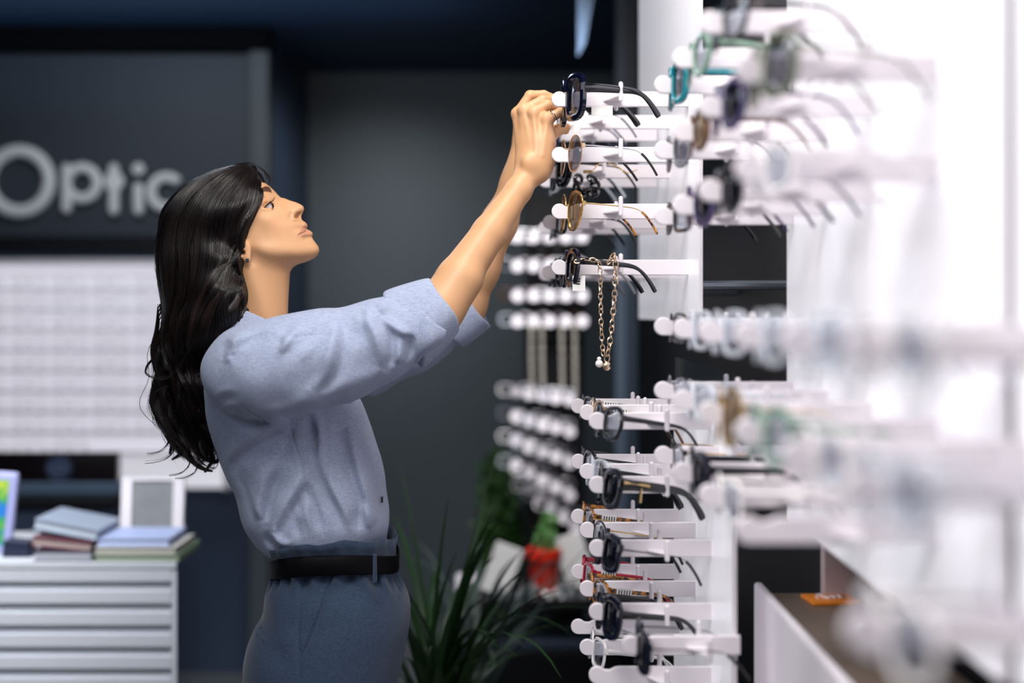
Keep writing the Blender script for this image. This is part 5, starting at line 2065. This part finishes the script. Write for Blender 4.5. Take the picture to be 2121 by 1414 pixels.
# four pale chains on the lowest upper row
c0 = None
for cN, (px, py1) in enumerate(((1100, 815), (1122, 800), (1163, 805), (1190, 825))):
    a, b = P(px, 672, 4.43), P(px + 2, py1, 4.43)
    o = link_chain('necklace', [a, b], .006, .008, .0016, M_pale)
    tag(o, 'pale blurred chain hanging from the distant peg stand, %s from the left' % ORD[cN], 'chain', 'chains on the distant peg stand')

# ---------------------------------------------------------------- rows of spectacles on the lit wall
wp = []
for m in (FR['grey'], FR['silver'], FR['brown'], FR['black']):
    wp.append(tiny_glasses(m, None, 0.025, 0.018, 0.0016))
usedw = [False] * 4
for ri, z in enumerate(rows_z):
    for ci in range(12):
        x = x1 - 0.14 - ci * 0.155
        if x < -2.1 or (ri == 8 and ci < 3):
            continue
        kk = int(RNG.integers(0, 100))
        kk = 0 if kk < 45 else 1 if kk < 80 else 2 if kk < 94 else 3
        if usedw[kk]:
            o = wp[kk].copy()
            COL.objects.link(o)
        else:
            o = wp[kk]
            usedw[kk] = True
        # folded temples lie behind the front on the shelf
        o.location = (x, YD - 0.024, z + 0.0005)
        o.scale = (1, 0.25, 1)
        tag(o, 'small blurred spectacles on the backlit wall, %s shelf from top, %s from the right' % (ORD[ri], ORD[ci]), 'glasses', 'spectacles on the backlit wall display')
for kk in range(4):
    if not usedw[kk]:
        bpy.data.objects.remove(wp[kk], do_unlink=True)

# ================================================================ left counter and what stands on it
YK = 3.30
ct_z = PZ(1165, YK)
counter = empty('counter', (PX(200, YK), YK, 0))
tag(counter, 'pale slatted counter at the lower left with papers on top', 'counter')
xr = PX(366, YK)
M_ct = mat('pale_grey_laminate', (192, 194, 202), 0.5, noise=0.03, nscale=5)
M_ct2 = mat('grey_groove_laminate', (172, 176, 184), 0.55)
YB = YK + 0.46
xb = xr * YB / YK - 0.02
into(MB().prism([(-1.9, YK + 0.005), (xr - 0.014, YK + 0.005), (xb - 0.014, YB), (-1.9, YB)], 'z', 0.04, ct_z - 0.012).build('carcass', M_ct2, smooth=False), counter)
into(MB().prism([(-1.9, YK - 0.004), (xr, YK - 0.004), (xb, YB), (-1.9, YB)], 'z', ct_z - 0.012, ct_z).build('countertop', M_ct, smooth=False), counter)
into(MB().prism([(xr - 0.012, YK), (xr, YK), (xb, YB), (xb - 0.012, YB)], 'z', 0.0, ct_z - 0.012).build('end_panel', M_ct, smooth=False), counter)
S_k = FPX / YK
zz = ct_z - 0.014
i = 0
while zz > 0.06:
    into(boxobj('slat', (-1.9, YK - 0.002, zz - 27 / S_k), (xr - 0.012, YK + 0.012, zz), M_ct, bevel=0.0015), counter)
    zz -= 45 / S_k
    i += 1

# grey picture in a white frame, leaning
fr = empty('photo_frame', P(315, 1112, 3.58))
fr.location.z = ct_z
fr.rotation_euler = (math.radians(-8), 0, 0)
tag(fr, 'white frame with a plain grey picture standing at the right end of the counter', 'frame')
s = 3.58 / FPX
hF = (PZ(990, 3.58) - ct_z)
MB().box((-66 * s, -0.008, 0), (-44 * s, 0.008, hF)).box((42 * s, -0.008, 0), (64 * s, 0.008, hF)).box((-44 * s, -0.008, hF - 6 * s), (42 * s, 0.008, hF)).box((-44 * s, -0.008, 0), (42 * s, 0.008, 0.03)).build('frame', M_white, fr, smooth=False)
boxobj('picture', (-44 * s, -0.002, 0.03), (42 * s, 0.004, hF - 6 * s), mat('grey_print', (128, 130, 134), 0.6, noise=0.25, nscale=14), fr)
# colourful box at the far left
cbx = empty('picture_stand', P(2, 1165, 3.42))
cbx.location.z = ct_z
cbx.rotation_euler = (math.radians(-6), math.radians(4), 0)
tag(cbx, 'lilac framed stand with a bright yellow, green and blue picture at the left edge', 'stand')
s = 3.42 / FPX
hB = PZ(978, 3.42) - ct_z
boxobj('frame', (-0.16, 0.0, 0), (18 * s, 0.02, hB), mat('lilac_plastic', (158, 160, 205), 0.4), cbx, bevel=0.008)
mp = mat('colour_print', (120, 170, 60), 0.5)
nt = mp.node_tree
tc = nt.nodes.new('ShaderNodeTexCoord')
n = nt.nodes.new('ShaderNodeTexNoise')
n.inputs['Scale'].default_value = 14
cr = nt.nodes.new('ShaderNodeValToRGB')
cr.color_ramp.elements[0].position = 0.38
cr.color_ramp.elements[0].color = lin((30, 110, 190))
cr.color_ramp.elements[1].position = 0.62
cr.color_ramp.elements[1].color = lin((200, 205, 50))
e = cr.color_ramp.elements.new(0.5)
e.color = lin((60, 150, 70))
nt.links.new(tc.outputs['Object'], n.inputs['Vector'])
nt.links.new(n.outputs['Fac'], cr.inputs['Fac'])
nt.links.new(cr.outputs['Color'], nt.nodes['Principled BSDF'].inputs['Base Color'])
boxobj('picture', (-0.15, -0.003, 0.02), (2 * s, 0.0, hB - 0.02), mp, cbx)


def book(px0, px1, py, th, depth, rgb, cover, label, cat='book', y=3.40, tilt=0.0, rz=0.0, zb=None):
    x0_, x1_ = PX(px0, y), PX(px1, y)
    w = x1_ - x0_
    r = empty('book' if cat == 'book' else 'paper_stack', ((x0_ + x1_) / 2, y, zb if zb is not None else ct_z), (0, tilt, rz))
    tag(r, label, cat)
    boxobj('pages', (-w / 2 + 0.003, 0.003, 0.0025), (w / 2 - 0.003, depth - 0.003, th - 0.0025), mat('paper', rgb, 0.8), r)
    mc = mat('cover', cover, 0.5)
    MB().box((-w / 2, 0, 0), (w / 2, depth, 0.0022)).box((-w / 2, 0, th - 0.0022), (w / 2, depth, th)).build('cover', mc, r, smooth=False)
    return r


z1 = ct_z
book(70, 190, 0, 0.026, 0.20, (150, 152, 160), (60, 40, 60), 'bottom thick grey book of the tilted pile on the counter', y=3.315, zb=z1)
book(64, 188, 0, 0.020, 0.20, (168, 150, 146), (120, 70, 84), 'pinkish book in the middle of the tilted pile', y=3.32, zb=z1 + 0.0295, tilt=0.10)
book(66, 200, 0, 0.024, 0.20, (176, 186, 200), (140, 150, 168), 'pale blue magazine on top of the tilted pile', y=3.33, zb=z1 + 0.060, tilt=0.19)
book(195, 372, 0, 0.016, 0.22, (160, 166, 150), (96, 120, 92), 'pale green edged stack of paper at the bottom right of the counter', cat='papers', y=3.31, zb=z1)
book(195, 364, 0, 0.016, 0.20, (190, 186, 176), (176, 172, 168), 'cream paper stack above the green edged one', cat='papers', y=3.315, zb=z1 + 0.0165)
book(200, 350, 0, 0.018, 0.18, (176, 186, 216), (160, 172, 210), 'pale lilac blue booklets on top of the flat paper stack', cat='papers', y=3.33, zb=z1 + 0.033)
# dark tape dispenser like box between stand and books
dk = MB().prism([(-0.035, 0), (0.035, 0), (0.028, 0.034), (-0.030, 0.040)], 'y', -0.03, 0.03, bev=0.004).build('desk_box', mat('dark_blue_plastic', (30, 36, 58), 0.35), None)
dk.location = (PX(42, 3.40), 3.40, ct_z)
tag(dk, 'small dark blue box between the lilac stand and the books', 'box')

# monitor with a badge behind the counter, on a dark desk
YM = 4.75
mon = empty('monitor', (PX(110, YM), YM, PZ(1022, YM)))
tag(mon, 'wide black screen with a round dark blue badge below the lit display', 'screen')
xm0, xm1 = -2.3, PX(245, YM)
into(boxobj('screen', (xm0, YM - 0.005, PZ(998, YM)), (xm1, YM + 0.03, PZ(936, YM)), mat('black_red_glass', (16, 8, 10), 0.2), bevel=0.002), mon)
into(boxobj('chin', (xm0, YM - 0.02, PZ(1022, YM)), (xm1 + 0.012, YM + 0.04, PZ(998, YM)), mat('steel_blue_metal', (92, 112, 136), 0.4, metal=0.3), bevel=0.004), mon)
cb = P(122, 969, YM - 0.006)
R = 27 * YM / FPX
M_bd = mat('badge_blue', (40, 52, 78), 0.4)
M_bd2 = mat('badge_pale', (84, 98, 128), 0.4)
bd = MB().prism([(cb.x + R * math.cos(a), cb.z + R * math.sin(a)) for a in [math.radians(q * 10 - 90) for q in range(36)]], 'y', cb.y - 0.003, cb.y, bev=0.001).build('badge', M_bd)
into(bd, mon)
bd['label'] = 'round dark blue badge with a diamond band'
mk = MB()
mk.prism([(cb.x - R * 0.95, cb.z), (cb.x, cb.z - R * 0.42), (cb.x + R * 0.95, cb.z), (cb.x, cb.z + R * 0.42)], 'y', cb.y - 0.005, cb.y - 0.003)
mk.tube([(cb.x + R * 0.78 * math.cos(a), cb.y - 0.003, cb.z + R * 0.78 * math.sin(a)) for a in [math.radians(q * 15) for q in range(24)]], 0.002, 5, closed=True)
o = mk.build('emblem', M_bd2, None, smooth=False)
o.parent = bd
l2 = MB()
for q in range(5):
    l2.box((cb.x - R * 0.45 + q * R * 0.2, cb.y - 0.0065, cb.z - R * 0.14), (cb.x - R * 0.35 + q * R * 0.2, cb.y - 0.005, cb.z + R * 0.14))
o = l2.build('emblem_bars', M_bd, None, smooth=False)
o.parent = bd
desk = empty('desk', (PX(110, YM), YM, 0))
tag(desk, 'dark navy desk front standing behind the counter', 'desk')
into(boxobj('desk_top', (-2.6, YM - 0.12, PZ(1022, YM) - 0.03), (PX(252, YM), YM + 0.40, PZ(1022, YM)), M_black, bevel=0.003), desk)
into(boxobj('front_panel', (-2.58, YM - 0.09, 0), (PX(250, YM), YM - 0.06, PZ(1022, YM) - 0.03), M_navy, bevel=0.002), desk)
into(boxobj('side_panel', (PX(250, YM) - 0.02, YM - 0.06, 0), (PX(250, YM), YM + 0.38, PZ(1022, YM) - 0.03), M_navy, bevel=0.002), desk)

# ================================================================ plants and the dark table by the far stand
M_soil = mat('dark_soil', (38, 30, 24), 0.9, bump=0.5, bscale=60)
M_leafd = mat('grass_green_leaf', (42, 74, 36), 0.4, noise=0.3, nscale=8)
M_leafg = mat('grey_green_leaf', (86, 104, 96), 0.45, noise=0.2, nscale=8)
M_potd = mat('dark_plastic_pot', (28, 30, 34), 0.4)


def blade(mb, base, az, L, lean, w, droop):
    """arched strap leaf"""
    d = Vector((math.cos(az), math.sin(az), 0))
    sd = Vector((-math.sin(az), math.cos(az), 0))
    n = 14
    pts = []
    ang = lean
    p = Vector(base)
    V = []
    for i in range(n + 1):
        t = i / n
        wd = w * min(1.0, 0.55 + t * 2) * (1 - t ** 3) + 0.0002
        up = Vector((0, 0, 1)) * math.sin(ang) + d * (-math.cos(ang)) * 0
        nrm = (d * -math.sin(math.pi / 2 - ang) * 0 + sd)
        mid = p + Vector((0, 0, -0.25 * wd))
        V += [p + nrm * wd, mid, p - nrm * wd]
        step = L / n
        p = p + (d * math.sin(ang) + Vector((0, 0, 1)) * math.cos(ang)) * step
        ang += droop / n * (0.4 + 1.2 * t)
    F = []
    for i in range(n):
        for k in range(2):
            F.append((i * 3 + k, i * 3 + k + 1, i * 3 + 4 + k, i * 3 + 3 + k))
    mb.add(V, F)


def strap_plant(x, y, zp, n, label, m, hmul=1.0, seed=1, pot=True, top_r=0.12):
    rr = random.Random(seed)
    r = empty('strap_leaf_plant', (x, y, 0))
    tag(r, label, 'plant')
    MB().lathe([(0.10, 0.0), (0.11, 0.01), (top_r + 0.02, zp - 0.02), (top_r + 0.03, zp - 0.015), (top_r + 0.03, zp), (top_r + 0.015, zp), (top_r + 0.01, zp - 0.02)], n=28).build('pot', M_potd, r)
    MB().lathe([(top_r + 0.010, zp - 0.03), (top_r + 0.008, zp - 0.018), (0.03, zp - 0.012)], n=20).build('soil', M_soil, r)
    for i in range(n):
        az = rr.uniform(0, 2 * math.pi)
        mb = MB()
        L = rr.uniform(0.30, 0.66) * hmul
        blade(mb, (rr.uniform(-0.03, 0.03), rr.uniform(-0.03, 0.03), zp - 0.015), az, L, rr.uniform(0.02, 0.5), rr.uniform(0.005, 0.010), rr.uniform(0.2, 2.2))
        o = mb.build('leaf', m, r)
    return r


strap_plant(PX(900, 2.95), 2.98, 0.52, 62, 'bushy plant with long narrow green leaves beside the trousers', M_leafd, 1.0, 4)
strap_plant(PX(985, 3.5), 3.5, 0.44, 46, 'grey green plant with arching leaves behind the long leaved one', M_leafg, 0.95, 9)

# dark table
YT = 4.15
tz = PZ(1236, YT)
tab = empty('table', (0.0, YT, 0))
tag(tab, 'dark table holding the red pot and clear jars, below the distant pegs', 'table')
into(boxobj('table_top', (PX(935, YT), YT - 0.04, tz - 0.03), (PX(1330, YT), YT + 0.36, tz), M_black, bevel=0.003), tab)
for a, b in ((PX(945, YT), YT), (PX(1320, YT), YT), (PX(945, YT), YT + 0.32), (PX(1320, YT), YT + 0.32)):
    into(boxobj('leg', (a - 0.012, b - 0.012, 0), (a + 0.012, b + 0.012, tz - 0.03), M_black), tab)
# red pot with a green plant
rp = empty('potted_plant', (PX(1127, 4.2), 4.22, tz))
tag(rp, 'small red pot with a bright green plant on the dark table', 'plant')
s = 4.2 / FPX
M_red = mat('red_glazed_pot', (214, 44, 24), 0.3, coat=0.3)
h0 = PZ(1138, 4.2) - tz
MB().lathe([(26 * s, 0.0), (28 * s, 0.004), (34 * s, h0 * 0.72), (35 * s, h0 * 0.74)], n=28).lathe([(36 * s, h0 * 0.74), (38 * s, h0 * 0.77), (38 * s, h0 * 0.98), (36 * s, h0), (33 * s, h0)], n=28).build('pot', M_red, rp)
MB().lathe([(35.3 * s, h0 * 0.68), (35.6 * s, h0 * 0.74)], n=28).build('dark_band', M_ink, rp)
MB().lathe([(34 * s, h0 * 0.92), (32 * s, h0 * 0.95), (0.01, h0 * 0.96)], n=20).build('soil', M_soil, rp)
M_fresh = mat('fresh_green_leaf', (110, 160, 90), 0.5, noise=0.2, nscale=20)
M_dkl = mat('deep_green_leaf', (40, 74, 26), 0.5, noise=0.3, nscale=12)


def leaf_cloud(mb, c, rx, rz, n, size, rr, ry=None):
    for i in range(n):
        a = rr.uniform(0, 2 * math.pi)
        b = rr.uniform(-1, 1)
        q = rr.random() ** 0.4
        p = Vector((c[0] + rx * q * math.cos(a) * math.sqrt(1 - b * b), c[1] + (ry or rx) * q * math.sin(a) * math.sqrt(1 - b * b), c[2] + rz * b * q))
        M = Euler((rr.uniform(0, 6), rr.uniform(0, 6), rr.uniform(0, 6))).to_matrix()
        l, w = size * rr.uniform(0.7, 1.3), size * 0.4
        loc = [(0, 0, 0), (l * 0.4, w, 0.1 * l), (l, 0, 0), (l * 0.4, -w, 0.1 * l), (l * 0.45, 0, -0.08 * l)]
        V = [p + M @ Vector(v) for v in loc]
        mb.add(V, [(0, 4, 1), (4, 2, 1), (0, 3, 4), (3, 2, 4)])


rr = random.Random(3)
mb = MB()
leaf_cloud(mb, (0.006, 0, h0 + 0.03), 0.032, 0.050, 220, 0.018, rr)
leaf_cloud(mb, (0.010, 0, h0 + 0.075), 0.024, 0.035, 140, 0.016, rr)
mb.build('foliage', M_fresh, rp, smooth=False)
MB().tube([(0, 0, h0 * 0.9), (0.006, 0, h0 + 0.06)], 0.003, 6).build('stem', M_fresh, rp)
# tall dark green plant behind
tp = empty('potted_plant', (PX(1040, 5.1), 5.13, 0))
tag(tp, 'tall feathery dark green plant behind the white cards', 'plant')
MB().lathe([(0.10, 0.0), (0.12, 0.30), (0.125, 0.31), (0.11, 0.31), (0.105, 0.28)], n=24).build('pot', M_potd, tp)
mb = MB()
zz0 = PZ(1130, 5.0)
leaf_cloud(mb, (0.0, 0, zz0), 0.10, 0.20, 900, 0.035, rr)
leaf_cloud(mb, (-0.02, 0, PZ(1020, 5.0)), 0.07, 0.13, 380, 0.030, rr)
mb.build('foliage', M_dkl, tp, smooth=False)
mb = MB()
for i in range(5):
    mb.tube([(0, 0, 0.28), (0.02 * (i - 2), 0.01 * (i % 2), 0.6), (0.03 * (i - 2), 0, zz0 + 0.1)], 0.004, 6)
mb.build('stem', M_dkl, tp)

# white cards on the table
def card(px, py, w, h, y, rot, label, lean=0.2):
    o = empty('display_card', (PX(px, y), y, tz), (0, rot, 0))
    tag(o, label, 'card')
    boxobj('card', (-w / 2, -0.003, 0.0), (w / 2, 0.003, h), M_tagw, o, bevel=0.002)
    boxobj('prop', (-0.004, 0.003, 0.0), (0.004, 0.03, 0.006), M_tagw, o)
    return o


card(1022, 1165, 0.085, 0.150, 4.20, math.radians(20), 'white card tilted to the right on the dark table left of the red pot')
card(1208, 1160, 0.090, 0.165, 4.30, math.radians(-18), 'white card tilted to the left on the dark table right of the red pot')
# clear jars along the front edge
jar = None
jn = 0
M_jar = mat('silver_glass_cap', (196, 200, 204), 0.15, metal=0.6)
jpos = []
for px in (962, 1036, 1073, 1105, 1160, 1182, 1212, 1240):
    for k in range(3):
        jpos.append((px + k * 1.5, 4.125 + 0.05 * k))
for px, y in jpos:
    if jar is None:
        jar = MB().lathe([(0.009, 0.0), (0.011, 0.002), (0.011, 0.020), (0.008, 0.024), (0.0085, 0.025), (0.0085, 0.032), (0.006, 0.034)], n=14).build('small_jar', M_jar, None)
        o = jar
    else:
        o = jar.copy()
        COL.objects.link(o)
    o.location = (PX(px, y), y, tz)
    tag(o, 'small shiny jar on the dark table, %s row, %s from the left' % (['front', 'middle', 'back'][jn % 3], ORD[jn // 3]), 'jar', 'small shiny jars on the dark table')
    jn += 1
# rolled white leaflets
for i, px in enumerate((1122, 1146)):
    o = MB().tube([(0, 0, 0.008), (0.022, -0.10, 0.008)], 0.0080, 12).build('rolled_leaflet', M_tagw, None)
    o.location = (PX(px, 4.2), 4.21, tz + 0.0)
    tag(o, ['left of two rolled white leaflets lying before the red pot', 'right of two rolled white leaflets lying before the red pot'][i], 'leaflet')
for i, (px, y) in enumerate(((952, 4.16), (978, 4.18))):
    o = MB().lathe([(0.012, 0.0), (0.016, 0.004), (0.016, 0.030), (0.012, 0.050), (0.008, 0.056)], n=16).build('white_bottle', M_white, None)
    o.location = (PX(px, y), y + 0.06, tz)
    tag(o, ['small white bottle nearest the left end of the dark table', 'small white bottle beside the left tilted card'][i], 'bottle')
# dark box hanging below table edge
bx = empty('storage_box', (PX(1130, 4.3), 4.3, 0.0))
tag(bx, 'dark storage box standing under the table', 'box')
boxobj('box', (-0.22, -0.12, 0), (0.22, 0.14, 0.42), M_black, bx, bevel=0.01)
boxobj('lid', (-0.23, -0.13, 0.42), (0.23, 0.15, 0.45), M_navy, bx, bevel=0.006)
# narrow pale blue strip hung from the ceiling, slanted at its lower end
YH = 4.0
col = MB().prism([(PX(1196, YH), PZ(118, YH)), (PX(1212, YH), PZ(92, YH)), (PX(1236, YH), PZ(-40, YH)), (PX(1236, YH), 2.498), (PX(1196, YH), 2.498)], 'y', YH - 0.006, YH + 0.006).build('hanging_banner', mat('pale_blue_banner', (92, 116, 146), 0.5), None, smooth=False)
tag(col, 'narrow pale blue banner with a slanted end hanging from the ceiling', 'banner')
for i, (px, w) in enumerate(((1285, 0.034), (1307, 0.040))):
    o = boxobj('upright_profile', (-w / 2, -0.02, 0), (w / 2, 0.02, 2.5), mat('slate_profile', ((72, 84, 98), (40, 50, 62))[i], 0.35, metal=0.2), None, bevel=0.003)
    o.location = (PX(px, 4.6), 4.6, 0)
    tag(o, ['lighter slate upright profile behind the upper pegs', 'darker slate upright profile next to the tall white panel'][i], 'post')
